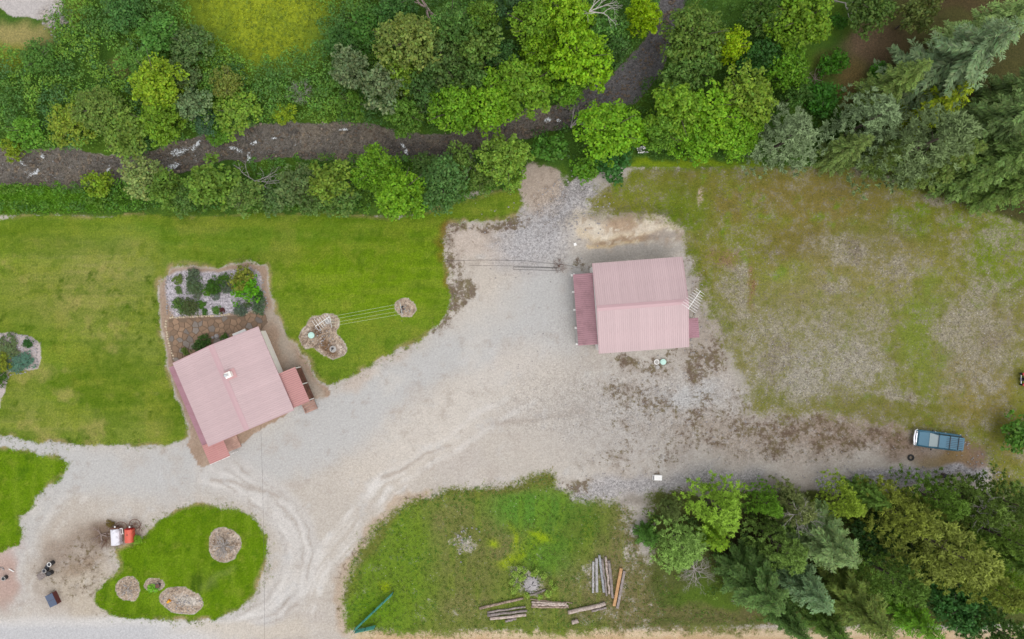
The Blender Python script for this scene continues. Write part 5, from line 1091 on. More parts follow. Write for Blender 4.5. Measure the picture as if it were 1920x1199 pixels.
SHR = [tuple(PROTO['S'])]
def plant(px, py, rpx, h, col, label, group=None, flat=1.0):
    H, Rr, crown, trunk = PROTO['S'][pc['S'] % 3]; pc['S'] += 1
    p = P(px, py, h*.5); r = rpx/PPM*1.3; t = thing('garden_shrub', label, 'shrub', (p.x, p.y, 0), random.uniform(0,6.28), group)
    t.scale = (r/Rr, r/Rr*flat, h/H); o = link(bpy.data.objects.new('foliage', crown), t); o.color = (*[float(x) for x in np.array(lin(col))/GAIN*1.3], 1)
    link(bpy.data.objects.new('stem', trunk), t)
GP = 'shrubs planted in the pebble bed'
for a in ((334,524,8,.5,(110,132,60),'small green plant with a yellow top in the north-west bed corner'),(360,519,12,.7,(96,112,84),'grey-green shrub at the north edge of the pebble bed'),(364,537,13,.7,(92,112,72),'wide sage-green shrub near the west side of the pebble bed'),
    (371,553,7,.4,(112,122,98),'low greyish cushion plant below the wide sage shrub'),(334,545,6,.35,(104,130,66),'tiny round green plant alone among the pebbles'),(401,537,13,.9,(66,104,24),'dark green dense mound in the centre of the pebble bed'),
    (389,547,7,.4,(96,140,30),'small bright green cushion touching the dark green mound'),(418,522,9,.6,(80,116,36),'green shrub by the north edge next to the olive bush'),(424,538,11,.6,(102,114,92),'dull grey-green shrub between the dark mound and the bright bush'),
    (405,555,7,.4,(116,128,112),'flat silvery cushion south of the dark mound'),(450,523,19,1.4,(132,140,48),'large olive bush with brownish tips in the north-east bed'),(463,543,21,1.3,(98,160,14),'largest vivid green bush in the pebble bed'),(484,553,8,.6,(66,112,30),'small deep-green plant east of the vivid bush'),
    (483,573,13,.7,(92,114,82),'grey-green shrub in the south-east bed corner'),(451,581,11,.7,(100,116,96),'round blue-grey shrub overlapping the patio edge'),(465,571,6,.35,(96,120,66),'tiny plant between the two south-east grey shrubs'),(337,575,12,.6,(90,122,52),'green shrub in the south-west bed corner'),
    (356,577,14,.8,(88,102,56),'dark olive shrub beside the patio edging'),(378,571,7,.4,(84,128,36),'small bright tuft among pebbles near the patio'),(385,585,5,.3,(78,122,40),'tiniest green tuft against the patio edging'),(406,582,7,.35,(96,136,56),'pale green low plant near the dark red one'),(416,582,4.5,.35,(110,58,56),'small dark red plant in the pebble bed')):
    plant(*a, GP)
plant(384,643,13,1.0,(72,106,42),'dark green juniper against the cabin wall on the patio', None, .75); plant(372,651,9,.7,(78,108,48),'smaller green juniper beside the larger one on the patio'); plant(421,632,6,.4,(86,118,46),'little green plant by the cabin wall near grey rocks'); plant(346,660,6,.5,(110,130,56),'thin weedy plant at the patio corner')
plant(52,644,8,.35,(56,104,40),'dark green dome plant in the small west bed'); plant(18,650,17,.45,(104,122,76),'sage-green spreading shrub in the small west bed'); plant(6,678,15,.8,(128,140,36),'yellow-green bush at the photo edge in the west bed')
plant(45,678,17,.35,(92,130,108),'blue-green carpet plant filling the south of the west bed',None,.8); plant(28,684,15,.35,(98,134,110),'blue-green carpet plant beside the yellow-green bush',None,.8); plant(2,712,12,.7,(78,112,36),'dark green bush below the west bed')
for i, (x, y, s, l) in enumerate(((408,631,.55,'pale grey boulder against the cabin wall'),(400,633,.4,'smaller grey boulder beside the pale one'),(464,583,.45,'tan boulder between two grey shrubs at the patio edge'))):
    m_ = MB(); rock(m_, (0,0,s*.3), s); p = P(x, y); o = m_.build('boulder', M['rock']); o.location = p; tag(o, l, 'boulder')
p = P(449,624.5,.45); t = thing('bench', 'white garden bench pushed against the north cabin wall', 'bench', (p.x,p.y,.1), ROT1)
for k in range(3): MB().box((0,-.13+.13*k,.42), (1.6,.115,.04)).build('slat', M['white'], t)
for s in (-.7,.7): MB().box((s,0,.2), (.07,.36,.4)).build('leg', M['white'], t)

# ---- antennas, clothesline, well caps
def antenna(name_label, b0, b1, z, mast_base, nel, el, zb=0.0, flip=1):
    a, b = P(*b0, z), P(*b1, z); c = (a+b)/2; base = P(*mast_base, zb)
    t = thing('antenna', name_label, 'antenna', (base.x, base.y, zb)); o = Vector((base.x, base.y, zb))
    d = (b-a).normalized(); s = Vector((-d.y, d.x, 0))
    MB().tube([Vector((0,0,-.2 if zb == 0 else 0)), Vector((0,0,z-zb+.15))], .03, 8).build('mast', M['steel'], t)
    MB().tube([a-o, b-o], .035, 6).build('boom', M['white'], t)
    for i in range(nel):
        q = a.lerp(b, .04+.92*i/(nel-1))-o; L = el*(1-.45*abs(i/(nel-1)-.1)); MB().tube([q-s*L+Vector((0,0,.03)), q+s*L+Vector((0,0,.03))], .02, 5).build('element', M['white'], t)
    return t
antenna('white TV antenna on a short pole in the sandy lawn bed', (591,612.5), (618,594), 2.6, (614,603), 7, .75)
antenna('white TV antenna with many rods at the east gable of the garage', (1290,580), (1313.5,545.5), 5.6, (1279,563), 9, .95)
clt = thing('clothesline', 'clothesline of four pale cords strung across the lawn between two sandy beds', 'clothesline', P(690,592)); oc = Vector(clt.location)
L0, L1 = P(628,603), P(757,580)
for q in (L0, L1):
    MB().tube([q-oc-Vector((0,0,.3)), q-oc+Vector((0,0,1.9))], .05, 8).build('post', M['rust'] if q is L1 else M['steel'], clt)
dirc = (L1-L0).normalized(); sc_ = Vector((-dirc.y, dirc.x, 0))
M['cord'] = mat_basic('pale_cord', (.55,.62,.42), .7)
for q in (L0, L1): MB().tube([q-oc+sc_*.72+Vector((0,0,1.88)), q-oc-sc_*.72+Vector((0,0,1.88))], .035, 6).build('crossbar', M['steel'], clt)
for k in (-.6,-.22,.22,.6):
    a, b = L0-oc+sc_*k*.9+Vector((0,0,1.93)), L1-oc+sc_*k+Vector((0,0,1.93)); m_ = a.lerp(b,.5)-Vector((0,0,.06))
    MB().tube([a,m_,b], .009, 4).build('cord', M['cord'], clt)
M['capgreen'] = mat_basic('pale_green_plastic', (.42,.62,.54), .45, var=.05)
def cap(px, py, r, h, mat, label, name='septic_lid', cat='lid'):
    p = P(px, py, h); t = thing(name, label, cat, (p.x, p.y, ground_z(px,py)-.02)); MB().tube([(0,0,0),(0,0,h*.75),(0,0,h*.78),(0,0,h)], [r*.93,r*.93,r,r*.9], 20).build('body', mat, t)
    MB().cyl((0,0,h+.001), r*.55, .03, 16).build('lid', mat, t); return t
cap(583,629,.38,.3,M['capgreen'],'pale mint round septic lid in the brown lawn bed'); cap(1244,679,.36,.35,M['capgreen'],'pale mint round septic lid south of the garage')
t = cap(624,655,.4,.12,M['concrete'],'grey concrete well cover with a black pump in the lawn bed','well_cover','well cover'); MB().cyl((0,.06,.15), .12, .3, 10).build('pump', M['black'], t); MB().tube([(0,.05,.4),(-.1,-.25,.35)], .035).build('spout', M['dark_metal'], t)
cap(615,603,.32,.05,M['concrete'],'flat concrete disc around the antenna pole','concrete_disc','concrete disc')
t = thing('pipe', 'open white pipe ring standing beside the mint septic lid', 'pipe', P(1231,679)); MB().ring((0,0,.1), .27, .055, 20).build('rim', M['white'], t); MB().cyl((0,0,-.1), .25, .2, 18).build('body', M['concrete'], t)
t = cap(1233.5,689,.24,.14,M['concrete'],'greyish concrete plug below the white pipe ring','concrete_plug','concrete plug')
p = P(757,580); st_ = MB()
for k in range(5): rock(st_, (random.uniform(-.4,.3), random.uniform(-.4,.3), .06), random.uniform(.12,.24))
o = st_.build('stones', M['dark_metal']); o.location = p; tag(o, 'few dark stones at the foot of the east clothesline post', 'stones', kind='stuff')

# ---- cables
def cable(pts, r, label, name='cable', cat='cable'):
    pts = [Vector(q) for q in pts]; o0 = Vector((pts[0].x, pts[0].y, 0)); o = MB().tube([q-o0 for q in pts], r, 5).build(name, M['cable']); o.location = o0; return tag(o, label, cat)
a, b = P(489,800,3.6), P(496,1300,6.5); cable([a.lerp(b,t)-Vector((0,0,3.2*t*(1-t)*.5)) for t in np.linspace(0,1,16)], .010, 'thin overhead wire running south from the cabin across the drive', 'overhead_wire', 'wire')
cable([P(835,490,.04),P(900,488,.05),P(980,489,.04),P(1030,494,.05),P(1062,497,.05),P(1085,503,.06)], .014, 'dark cable lying on the gravel towards the garage corner')
cable([P(880,498,.04),P(960,499,.04),P(1045,502,.05)], .011, 'thin dark cable lying on the tan gravel south of the longer one')
cable([P(963,501,.05),P(1046,503,.05)], .024, 'long grey rail lying on the gravel, the north one of the pair', 'metal_rail', 'rail'); cable([P(963,501,.05),P(962,505.5,.05),P(1050,508,.05)], .016, 'bent grey rail lying on the gravel, the south one of the pair', 'metal_rail', 'rail')
snag(1048,499,.1,'dry dark tumbleweed on the gravel by the garage corner','dry_weed','weed',.45,.02,ring_dirs(12,.4),3,'rust')

# ---- log piles, fire pit, saplings
def wood(k, c, d): M[k] = mat_wood(k, A(*c), A(*d), (3,3,3))
wood('log_white',(206,204,204),(160,154,152)); wood('log_grey',(182,170,164),(132,118,112)); wood('log_brown',(202,178,158),(124,102,90)); wood('log_orange',(222,176,124),(190,142,96)); wood('log_bark',(150,128,114),(226,208,196)); wood('log_bluegrey',(184,186,190),(140,138,140))
def log(p0, p1, d, mat, label, square=False, bend=.03):
    a, b = P(*p0), P(*p1); L = (b-a).length; m_ = MB(); t = thing('log', label, 'log', ((a.x+b.x)/2, (a.y+b.y)/2, ground_z((p0[0]+p1[0])/2,(p0[1]+p1[1])/2)), math.atan2(b.y-a.y, b.x-a.x), 'logs and timbers lying in the rough meadow')
    if square: MB().box((0,0,d/2), (L,d,d)).build('timber', M[mat], t, bevel=.02); return t
    n = 7; pts = [(-L/2+L*i/n, random.gauss(0,bend), d/2+random.uniform(0,.02)) for i in range(n+1)]; m_.tube(pts, [d/2*random.uniform(.9,1.08)*(1.04-.12*i/n) for i in range(n+1)], 9); m_.build('bark', M[mat], t, smooth=True)
    e_ = MB()
    for x, s in ((-L/2-.004,-1),(L/2+.004,1)): e_.tube([(x,0,d/2),(x+s*.012,0,d/2)], [d*.45,d*.43], 9)
    e_.build('cut_end', M['log_brown'], t); return t
for a in (((1112.2,1052.5),(1111.6,1111),.24,'log_white','shortest white timber, westernmost of the upright pile',True),((1118,1046),(1118.8,1109.8),.3,'log_white','wide white timber next to the shortest one',True),((1123.4,1040.4),(1132,1110),.26,'log_bluegrey','pale bluish timber tilted in the upright pile',True),
    ((1128.6,1047.5),(1137.4,1116.5),.28,'log_grey','dark grey log beside the bluish timber'),((1135,1043.3),(1142.5,1113),.3,'log_bark','grey log with a bleached stripe in the upright pile'),((1141,1050),(1148.3,1120),.36,'log_grey','thick grey log, eastern end of the upright pile'),
    ((1164.2,1064.5),(1150.8,1135),.34,'log_orange','fresh orange squared timber',True),((1170.2,1069.5),(1157,1139.5),.3,'log_grey','grey squared timber alongside the fresh orange one',True),((1065,1147.3),(1135,1131),.46,'log_bark','thick rough log with peeling bark'),((1109,1145),(1136.6,1139),.3,'log_grey','short log tucked under the thick rough one'),
    ((899,1140),(981,1121),.3,'log_brown','lone long log with a tan end, lying north of the stacked ones'),((991,1116.7),(1023,1106),.26,'log_grey','short grey log at the edge of the fire pit'),((914,1147.5),(985,1137.5),.24,'log_grey','top log of the four stacked south-west of the fire pit'),((914,1153),(988,1144.5),.32,'log_grey','second log of the four stacked south-west of the fire pit'),
    ((919,1159.7),(986.5,1152),.36,'log_bark','whitish peeling log of the stack south-west of the fire pit'),((947.5,1163.5),(968,1159.5),.3,'log_grey','short stub at the bottom of the south-west stack'),((994,1123.5),(1074,1131.2),.14,'log_brown','thin pole lying across the top of the pole stack'),((996.7,1128),(1062,1131.9),.26,'log_bark','upper log of the pole stack south of the fire pit'),
    ((997.5,1132.4),(1065,1135),.26,'log_bark','middle log of the pole stack south of the fire pit'),((996,1137.4),(1066,1138.2),.26,'log_brown','lowest pale log of the pole stack south of the fire pit')): log(*a)
log((1072,1166),(1084,1163),.5,'log_bark','stubby cut block standing alone south of the thick rough log')
p = P(996,1096); t = thing('fire_pit', 'ash-filled fire pit ringed with stones in the rough meadow', 'fire pit', (p.x,p.y,0))
for k in range(15):
    an = 6.283*k/15+random.uniform(-.1,.1); m_ = MB(); rock(m_, (math.cos(an)*.85, math.sin(an)*.9, .06), random.uniform(.2,.34)); m_.build('stone', M['rock'], t)
M['ash'] = mat_basic('ash_heap', A(190,183,183), .95, var=.4, scale=3, bump=.05)
m_ = MB(); m_.tube([(0,0,-.1),(0,0,.08),(0,0,.16),(0,0,.2)], [.9,.8,.5,.08], 14); m_.build('ash', M['ash'], t)
m_ = MB()
for k in range(4): an = random.uniform(0,6.28); m_.tube([(math.cos(an)*.1,math.sin(an)*.1-.1,.18),(math.cos(an)*.55,math.sin(an)*.55-.1,.16)], .035, 5)
m_.build('charred_stick', M['black'], t)['kind'] = 'stuff'
for x, y, r in ((966,1077,8),(974,1066,7),(961,1091,7),(970,1099,7),(984,1071,6),(1006,1073,7),(1020,1080,7),(978,1084,8),(1032,1092,6),(1040,1102,6),(1028,1114,8),(989,1115,6),(964,1108,7),(1012,1119,6),(1000,1078,6)):
    plant(x, y, r*.72, .8, (172,200,92), 'light green leafy sapling sprouting around the fire pit', 'saplings around the fire pit')
for o in S.objects:
    if o.name.startswith('garden_shrub') and o.get('group') == 'saplings around the fire pit': o.name = 'sapling'

# ---- green mesh fence in the meadow corner
n = NT('green_fence_mesh'); n.set(n.b.inputs['Base Color'], (.07,.34,.29,1)); n.b.inputs['Roughness'].default_value = .5; M['fence'] = n.m
def fence(pts, h, label, npost):
    o0 = P(*pts[0]); t = thing('mesh_fence', label, 'fence', o0); a, b = P(*pts[0])-o0, P(*pts[1])-o0; d = b-a; L = d.length; d.normalize()
    for k in range(npost): q = a+d*L*k/(npost-1); MB().tube([q-Vector((0,0,.3)), q+Vector((0,0,h+.08))], .028, 6).build('post', M['dark_metal'], t)
    m_ = MB(); s = Vector((-d.y,d.x,0))*.005
    for k in range(int(L/.085)):
        q = a+d*(.085*k+.04); m_.add([q-d*.022-s+Vector((0,0,.04)), q+d*.022-s+Vector((0,0,.04)), q+d*.022-s+Vector((0,0,h)), q-d*.022-s+Vector((0,0,h)), q-d*.022+s+Vector((0,0,.04)), q+d*.022+s+Vector((0,0,.04)), q+d*.022+s+Vector((0,0,h)), q-d*.022+s+Vector((0,0,h))], [(0,1,2,3),(7,6,5,4),(0,4,5,1),(1,5,6,2),(2,6,7,3),(3,7,4,0)])
    for k in range(int(h/.1)+1):
        z = .05+.1*k; q0, q1 = a+Vector((0,0,z)), b+Vector((0,0,z)); s2 = s*1.6
        m_.add([q0-s2-Vector((0,0,.022)), q1-s2-Vector((0,0,.022)), q1-s2+Vector((0,0,.022)), q0-s2+Vector((0,0,.022)), q0+s2-Vector((0,0,.022)), q1+s2-Vector((0,0,.022)), q1+s2+Vector((0,0,.022)), q0+s2+Vector((0,0,.022))], [(0,1,2,3),(7,6,5,4),(0,4,5,1),(1,5,6,2),(2,6,7,3),(3,7,4,0)])
    o = m_.build('mesh_netting', M['fence'], t); o['kind'] = 'stuff'
fence(((666,1178),(738.5,1109)), 1.15, 'longer green plastic mesh fence cutting across the meadow corner', 5); fence(((668,1180.5),(705,1172.5)), 1.0, 'shorter green mesh fence panel at the road corner', 3)
# ------------------------------------------------------------------ parked vehicle
M['blue'] = mat_basic('steel_blue_car_paint', A(76,126,150), .35, .1, .4, var=.05, scale=.9, grime=.15, grime_col=A(110,120,120))
M['blue_dark'] = mat_basic('dark_blue_car_trim', A(34,66,88), .4, .2, var=.1)
M['chrome'] = mat_basic('chrome', (.7,.7,.74), .22, .9, var=.05, grime=.1)
M['screen'] = mat_basic('pale_windscreen_glass', (.36,.42,.42), .08, 0, .8, var=.1)
M['red_lamp'] = mat_basic('red_lamp', (.3,.01,.01), .3); M['lamp'] = mat_basic('clear_lamp', (.6,.6,.58), .15)
def vehicle():
    c = P(1763,827.3,1.2); d = P(1723,822.3,1.2)-P(1803,832.3,1.2); L = 5.35
    t = thing('parked_car', 'steel-blue station wagon with a ribbed roof and chrome bumper parked on the weedy gravel', 'car', (c.x, c.y, ground_z(1763,827)), math.atan2(d.y, d.x))
    # lower body: lofted sections (x, half width, sill z, shoulder z)
    sec = [(-2.58,.84,.52,.98),(-2.5,.93,.42,1.06),(-1.9,.97,.36,1.08),(-.6,.985,.34,1.07),(.9,.985,.34,1.06),(1.35,.975,.36,1.04),(2.25,.95,.4,.97),(2.5,.88,.46,.9),(2.56,.78,.52,.82)]
    vs = []; fs = []; k = 8
    for x, w, z0, z1 in sec: vs += [(x,-w*.93,z0),(x,-w,z0+.18),(x,-w,z1-.14),(x,-w*.90,z1),(x,w*.90,z1),(x,w,z1-.14),(x,w,z0+.18),(x,w*.93,z0)]
    for i in range(len(sec)-1):
        for j in range(k): j2 = (j+1) % k; fs.append((i*k+j, (i+1)*k+j, (i+1)*k+j2, i*k+j2))
    fs += [tuple(range(k)), tuple((len(sec)-1)*k+j for j in range(k))[::-1]]
    MB().add(vs, fs).build('body', M['blue'], t, True)
    MB().prism([(1.2,-.82),(2.42,-.76),(2.42,.76),(1.2,.82)], .98, 1.065).build('hood', M['blue'], t, bevel=.03)
    # greenhouse: glass box, pillars, roof
    def ring(x, w, z): return [(x,-w,z),(x,w,z)]
    g = [(-2.46,.80,1.06),(1.18,.84,1.06),(.52,.70,1.66),(-2.30,.70,1.68)]
    gv = []
    for x, w, z in g: gv += [(x,-w,z),(x,w,z)]
    MB().add([gv[0],gv[2],gv[4],gv[6]], [(0,1,2,3)]).build('side_window', M['glass'], t); MB().add([gv[1],gv[3],gv[5],gv[7]], [(3,2,1,0)]).build('side_window', M['glass'], t)
    MB().add([gv[2],gv[3],gv[5],gv[4]], [(0,1,2,3)]).build('windscreen', M['screen'], t); MB().add([gv[0],gv[1],gv[7],gv[6]], [(3,2,1,0)]).build('rear_window', M['glass'], t)
    for s in (-1,1):
        for (x0,w0,z0),(x1,w1,z1) in (((1.2,.84,1.05),(.52,.70,1.67)),((.15,.835,1.05),(.1,.70,1.68)),((-1.05,.83,1.05),(-1.05,.70,1.69)),((-2.46,.81,1.05),(-2.3,.70,1.69))):
            MB().tube([(x0,s*w0,z0),(x1,s*w1,z1)], .045, 6).build('pillar', M['blue'], t)
    r = MB(); r.prism([(-2.42,-.66),(-2.34,-.72),(.46,-.73),(.56,-.64),(.56,.64),(.46,.73),(-2.34,.72),(-2.42,.66)], 1.66, 1.735); roof = r.build('roof', M['blue'], t, bevel=.03)
    for k_ in range(6): MB().box((-1.3, -.5+.2*k_, 1.745), (1.9, .055, .035)).build('roof_rib', M['blue_dark'], roof)
    for x in (-.75, -1.72): MB().box((x, 0, 1.79), (.07, 1.44, .035)).build('roof_rack_bar', M['black'], t)
    MB().box((.50,0,1.735), (.1,1.3,.02)).build('visor', M['blue_dark'], t)
    b = MB(); b.tube([(2.42,-.98,.62),(2.66,-.8,.62),(2.72,0,.62),(2.66,.8,.62),(2.42,.98,.62)], .11, 8); b.build('bumper', M['chrome'], t, True)
    MB().tube([(-2.5,-.96,.6),(-2.68,-.8,.6),(-2.68,.8,.6),(-2.5,.96,.6)], .1, 8).build('bumper', M['chrome'], t, True)
    MB().box((2.57,0,.78), (.07,1.1,.24)).build('grille', M['chrome'], t)
    for s in (-1,1):
        MB().box((2.56,s*.68,.78), (.08,.22,.2)).build('headlight', M['lamp'], t); MB().box((-2.57,s*.8,.85), (.06,.14,.3)).build('tail_light', M['red_lamp'], t)
        MB().box((.92,s*1.10,1.12), (.12,.2,.15)).build('mirror', M['black'], t, bevel=.02)
        for x in (.45,-.75): MB().box((x,s*.995,.82), (.14,.02,.03)).build('door_handle', M['chrome'], t)
        for x in (1.65,-1.55):
            w = MB().ring((x,s*.84,.34), .25, .1, 20, 8, (math.pi/2,'X')).build('tyre', M['rubber'], t, True); MB().tube([(x,s*.80,.34),(x,s*.9,.34)], .17, 14).build('rim', M['steel'], w)
vehicle()
p = P(1707,858); t = thing('tyre', 'worn black tyre lying flat in the dry grass by the parked wagon', 'tyre', (p.x,p.y,.1)); MB().ring((0,0,.02), .28, .11, 22, 8).build('tread', M['rubber'], t, True)
p = P(1772,893,.4); t = thing('stump', 'dark squat stump at the edge of the gravel strip', 'stump', (p.x,p.y,0)); MB().tube([(0,0,-.2),(0,0,.1),(.02,0,.5)], [.42,.32,.27], 9).build('trunk', M['bark'], t); MB().cyl((.02,0,.5), .25, .015, 9).build('cut_end', M['dark_metal'], t)
# white chest on the gravel
p = P(1233,896.5,.5); t = thing('storage_box', 'white box with a dark slot standing alone on the gravel strip', 'box', (p.x,p.y,0), R(-2)); MB().box((0,0,.22), (1.05,.55,.44)).build('body', M['white'], t, bevel=.02); MB().box((.08,0,.47), (.9,.6,.06)).build('lid', M['white'], t, bevel=.015); MB().box((-.45,0,.46), (.08,.5,.05)).build('hinge', M['dark_metal'], t)
p = P(1078,459); t = thing('bucket', 'small white square tub on gravel north-west of the garage', 'tub', (p.x,p.y,0), .3); MB().box((0,0,.13), (.3,.3,.26), taper=1.1).build('body', M['white'], t); MB().box((0,0,.268), (.33,.33,.02)).build('lid', M['white'], t)
# red garden tractor cut by the photo edge
M['red'] = mat_basic('tractor_red', A(196,20,28), .35, var=.1)
p = P(1920.5,711); t = thing('garden_tractor', 'red garden tractor with black seat cut by the photo edge', 'tractor', (p.x,p.y,ground_z(1915,711)), 0)
MB().box((.35,0,.55), (1.1,.5,.4)).build('hood', M['red'], t, bevel=.05); MB().box((-.35,0,.42), (.9,.4,.2)).build('frame', M['black'], t)
for s in (-1,1):
    MB().box((-.4,s*.62,.75), (.7,.34,.08), taper=.85).build('fender', M['red'], t, bevel=.03); w = MB().ring((-.4,s*.62,.38), .26, .12, 18, 8, (math.pi/2,'X')).build('wheel', M['rubber'], t, True); MB().tube([(-.4,s*.55,.38),(-.4,s*.68,.38)], .16, 12).build('rim', M['red'], w)
    w = MB().ring((.75,s*.5,.24), .16, .08, 16, 8, (math.pi/2,'X')).build('wheel', M['rubber'], t, True); MB().tube([(.75,s*.46,.24),(.75,s*.55,.24)], .1, 10).build('rim', M['red'], w)
MB().box((-.35,0,.78), (.42,.46,.1)).build('seat', M['black'], t, bevel=.03); MB().box((-.58,0,.98), (.1,.46,.34)).build('backrest', M['black'], t, bevel=.03); MB().ring((.08,0,.98), .17, .018, 16, 6).build('steering_wheel', M['black'], t); MB().tube([(-.82,-.5,.6),(-.84,0,.62),(-.82,.5,.6)], .03, 6).build('hitch_bar', M['chrome'], t)

# ------------------------------------------------------------------ old yard pieces inside the drive loop
M['peel'] = mat_basic('peeling_white_paint', (.62,.6,.64), .6, var=.08, scale=1.2, grime=1.0, grime_col=(.2,.18,.2)); M['orange'] = mat_basic('orange_red_tank_paint', A(232,98,74), .5, var=.07, scale=2, grime=.12, grime_col=A(170,70,50))
def half_barrel(w, L, h0, hr, n=9):
    prof = [(-w/2,0)]+[(w/2*math.cos(math.pi-math.pi*i/n), h0+hr*math.sin(math.pi*i/n)) for i in range(n+1)]+[(w/2,0)]
    return MB().extr(prof, -L/2, L/2)
p = P(214,1008.5,.9); t = thing('water_tank', 'weathered white tank with peeling paint next to the orange one', 'tank', (p.x,p.y,.12), R(3)); half_barrel(1.02,1.85,.55,.28).build('body', M['peel'], t); MB().box((0,1.0,.4), (1.0,.16,.62)).build('end_plate', M['rust'], t)
for y in (-.6,.6): MB().box((0,y,-.02), (1.1,.12,.2)).build('skid', M['rust'], t)
p = P(239,1006.5,.9); t = thing('oil_tank', 'orange-red rounded tank beside the rusty wheel hoops', 'tank', (p.x,p.y,.12), R(1)); half_barrel(.92,1.5,.5,.36,12).build('body', M['orange'], t); MB().box((0,.79,.42), (.8,.08,.6)).build('end_plate', M['red'], t); MB().cyl((.0,.2,.84), .06, .08, 10).build('filler_cap', M['dark_metal'], t)
for y in (-.5,.5): MB().box((0,y,-.02), (1.0,.12,.2)).build('skid', M['rust'], t)
for x, y, r, tl, lab in ((227.5,987.5,.62,.35,'dark iron wheel hoop leaning behind the white tank'),(253,983,.6,.15,'rusty iron wheel hoop lying behind the orange tank')):
    p = P(x,y,.3); t = thing('iron_wheel', lab, 'wheel', (p.x,p.y,.22), .4); MB().ring((0,0,.1), r, .035, 28, 6, (tl,'X')).build('rim', M['rust'], t); MB().ring((0,0,.1), .1, .04, 12, 6, (tl,'X')).build('hub', M['rust'], t)
    m3 = Matrix.Rotation(tl, 3, 'X')
    for k in range(8): an = k*math.pi/4; MB().tube([Vector((0,0,.1))+m3 @ Vector((math.cos(an)*.1,math.sin(an)*.1,0)), Vector((0,0,.1))+m3 @ Vector((math.cos(an)*r,math.sin(an)*r,0))], .012, 4).build('spoke', M['rust'], t)
p = P(227,996,.3); t = thing('window_frame', 'pale wooden frame leaning between the white and orange tanks', 'frame', (p.x,p.y,.15), .1)
for dx, dy, w, h in ((-.27,0,.07,.62),(.0,0,.06,.62),(.27,0,.07,.62),(0,.34,.6,.07),(0,-.34,.6,.07)): MB().box((dx,dy,.3+dy*.3), (w,h,.05)).build('rail', M['white'], t)
for x, y, lab in ((215.5,988.5,'small white knob on a post behind the white tank'),(243,988.5,'small white knob on a post behind the orange tank')):
    p = P(x,y,.7); t = thing('marker_post', lab, 'post', (p.x,p.y,0)); MB().tube([(0,0,-.2),(0,0,.65)], .04, 6).build('pole', M['rust'], t); MB().tube([(0,0,.65),(0,0,.72),(0,0,.8)], [.04,.11,.05], 8).build('knob', M['white'], t)
snag(190,1003,.15,'tan twisted driftwood roots west of the white tank','driftwood','driftwood',.75,.06,[(1,.3,.1),(.9,-.3,.1),(-.4,.5,.1),(.3,-1,.1),(-.6,-.4,.1)],2,'rootwood',.5)
snag(198,1014,.1,'low brown twigs lying south of the driftwood roots','dead_branch','dead branch',.6,.025,ring_dirs(8,.2),2,'rust',.6)
snag(262,990,.2,'reddish brown dry brush east of the orange tank','dry_weed','weed',.5,.02,ring_dirs(8,.5),2,'rust',.6)
plant(258,1012,7,.6,(134,176,44),'bright green leafy plant beside the orange tank'); plant(207,982,6,.3,(122,104,50),'brownish weed tuft north of the white tank')
snag(420,1024,.3,'large bleached root wad spiking out of the round sandy bed','root_wad','tree roots',.8,.075,[(math.cos(k*.52)*.8,math.sin(k*.52)*1.2,.3+.35*(k%3)) for k in range(13)]+[(0,0,1)],2,'deadwood',.4)
snag(239,1106,.2,'smaller bleached root wad in the small round bed','root_wad','tree roots',.5,.05,[(.6,.8,.4),(.9,0,.4),(.3,-1,.4),(-.6,-.5,.4),(0,.4,1),(.8,-.7,.3)],2,'deadwood',.45)
t = thing('flower_pot', 'black flower pot beside the bright green plant on the island', 'pot', P(299,1096.5)); MB().tube([(0,0,0),(0,0,.42),(0,0,.42),(0,0,.46)], [.2,.27,.3,.3], 14).build('body', M['black'], t); MB().cyl((0,0,.462), .24, .01, 12).build('soil', M['rust'], t); MB().tube([(.1,.2,.4),(.12,.45,.7)], .03).build('handle', M['steel'], t)
plant(287.5,1104.5,8,.5,(136,196,52),'bright lime leafy plant beside the black pot')
t = thing('bucket', 'small bright yellow bucket lying in the long sandy bed', 'bucket', P(318.5,1126)+Vector((0,0,.2)), .7); MB().tube([(-.2,0,.1),(.22,0,.12)], [.13,.18], 12).build('body', mat_basic('yellow_plastic', A(246,176,10), .45), t); MB().ring((.23,0,.12), .17, .02, 14, 5, (math.pi/2,'Y')).build('rim', M['red'], t)
# planters by the entrance
def drum(px, py, r, h, mat, label, lidmat):
    p = P(px, py, h); t = thing('metal_drum', label, 'drum', (p.x,p.y,0)); MB().tube([(0,0,-.02),(0,0,h*.33),(0,0,h*.35),(0,0,h*.66),(0,0,h*.68),(0,0,h)], [r,r,r*1.05,r*1.05,r,r], 16).build('body', mat, t); MB().ring((0,0,h), r*.93, .035, 18, 6).build('rim', lidmat, t); return t
drum(92,1059,.24,.75,M['dark_metal'],'dark drum with a white-edged top, northernmost by the drive',M['white']); drum(82.5,1071,.25,.6,M['dark_metal'],'dark open drum with a pale rim in the middle',M['concrete']); drum(91,1076.5,.26,.6,M['black'],'black-blue drum, southernmost of the three',M['dark_metal'])
p = P(77,1080,.4); t = thing('crate', 'dark weathered wooden pallet box next to the drums', 'crate', (p.x,p.y,0), R(32))
for k in range(5): MB().box((-.4+.2*k,0,.36), (.17,.75,.03)).build('slat', M['log_grey'], t)
for s in (-1,1): MB().box((0,s*.36,.17), (1.0,.04,.34)).build('side', M['bark'], t)
p = P(87,1065.5,.3); t = thing('plank', 'dark plank lying between the drums', 'plank', (p.x,p.y,.2), R(58)); MB().box((0,0,.15), (1.0,.4,.06)).build('board', M['dark_metal'], t)
M['bluegrey'] = mat_basic('blue_grey_lid', A(92,106,132), .5, var=.08); M['redbrown'] = mat_basic('red_brown_boards', A(104,48,44), .7, var=.2)
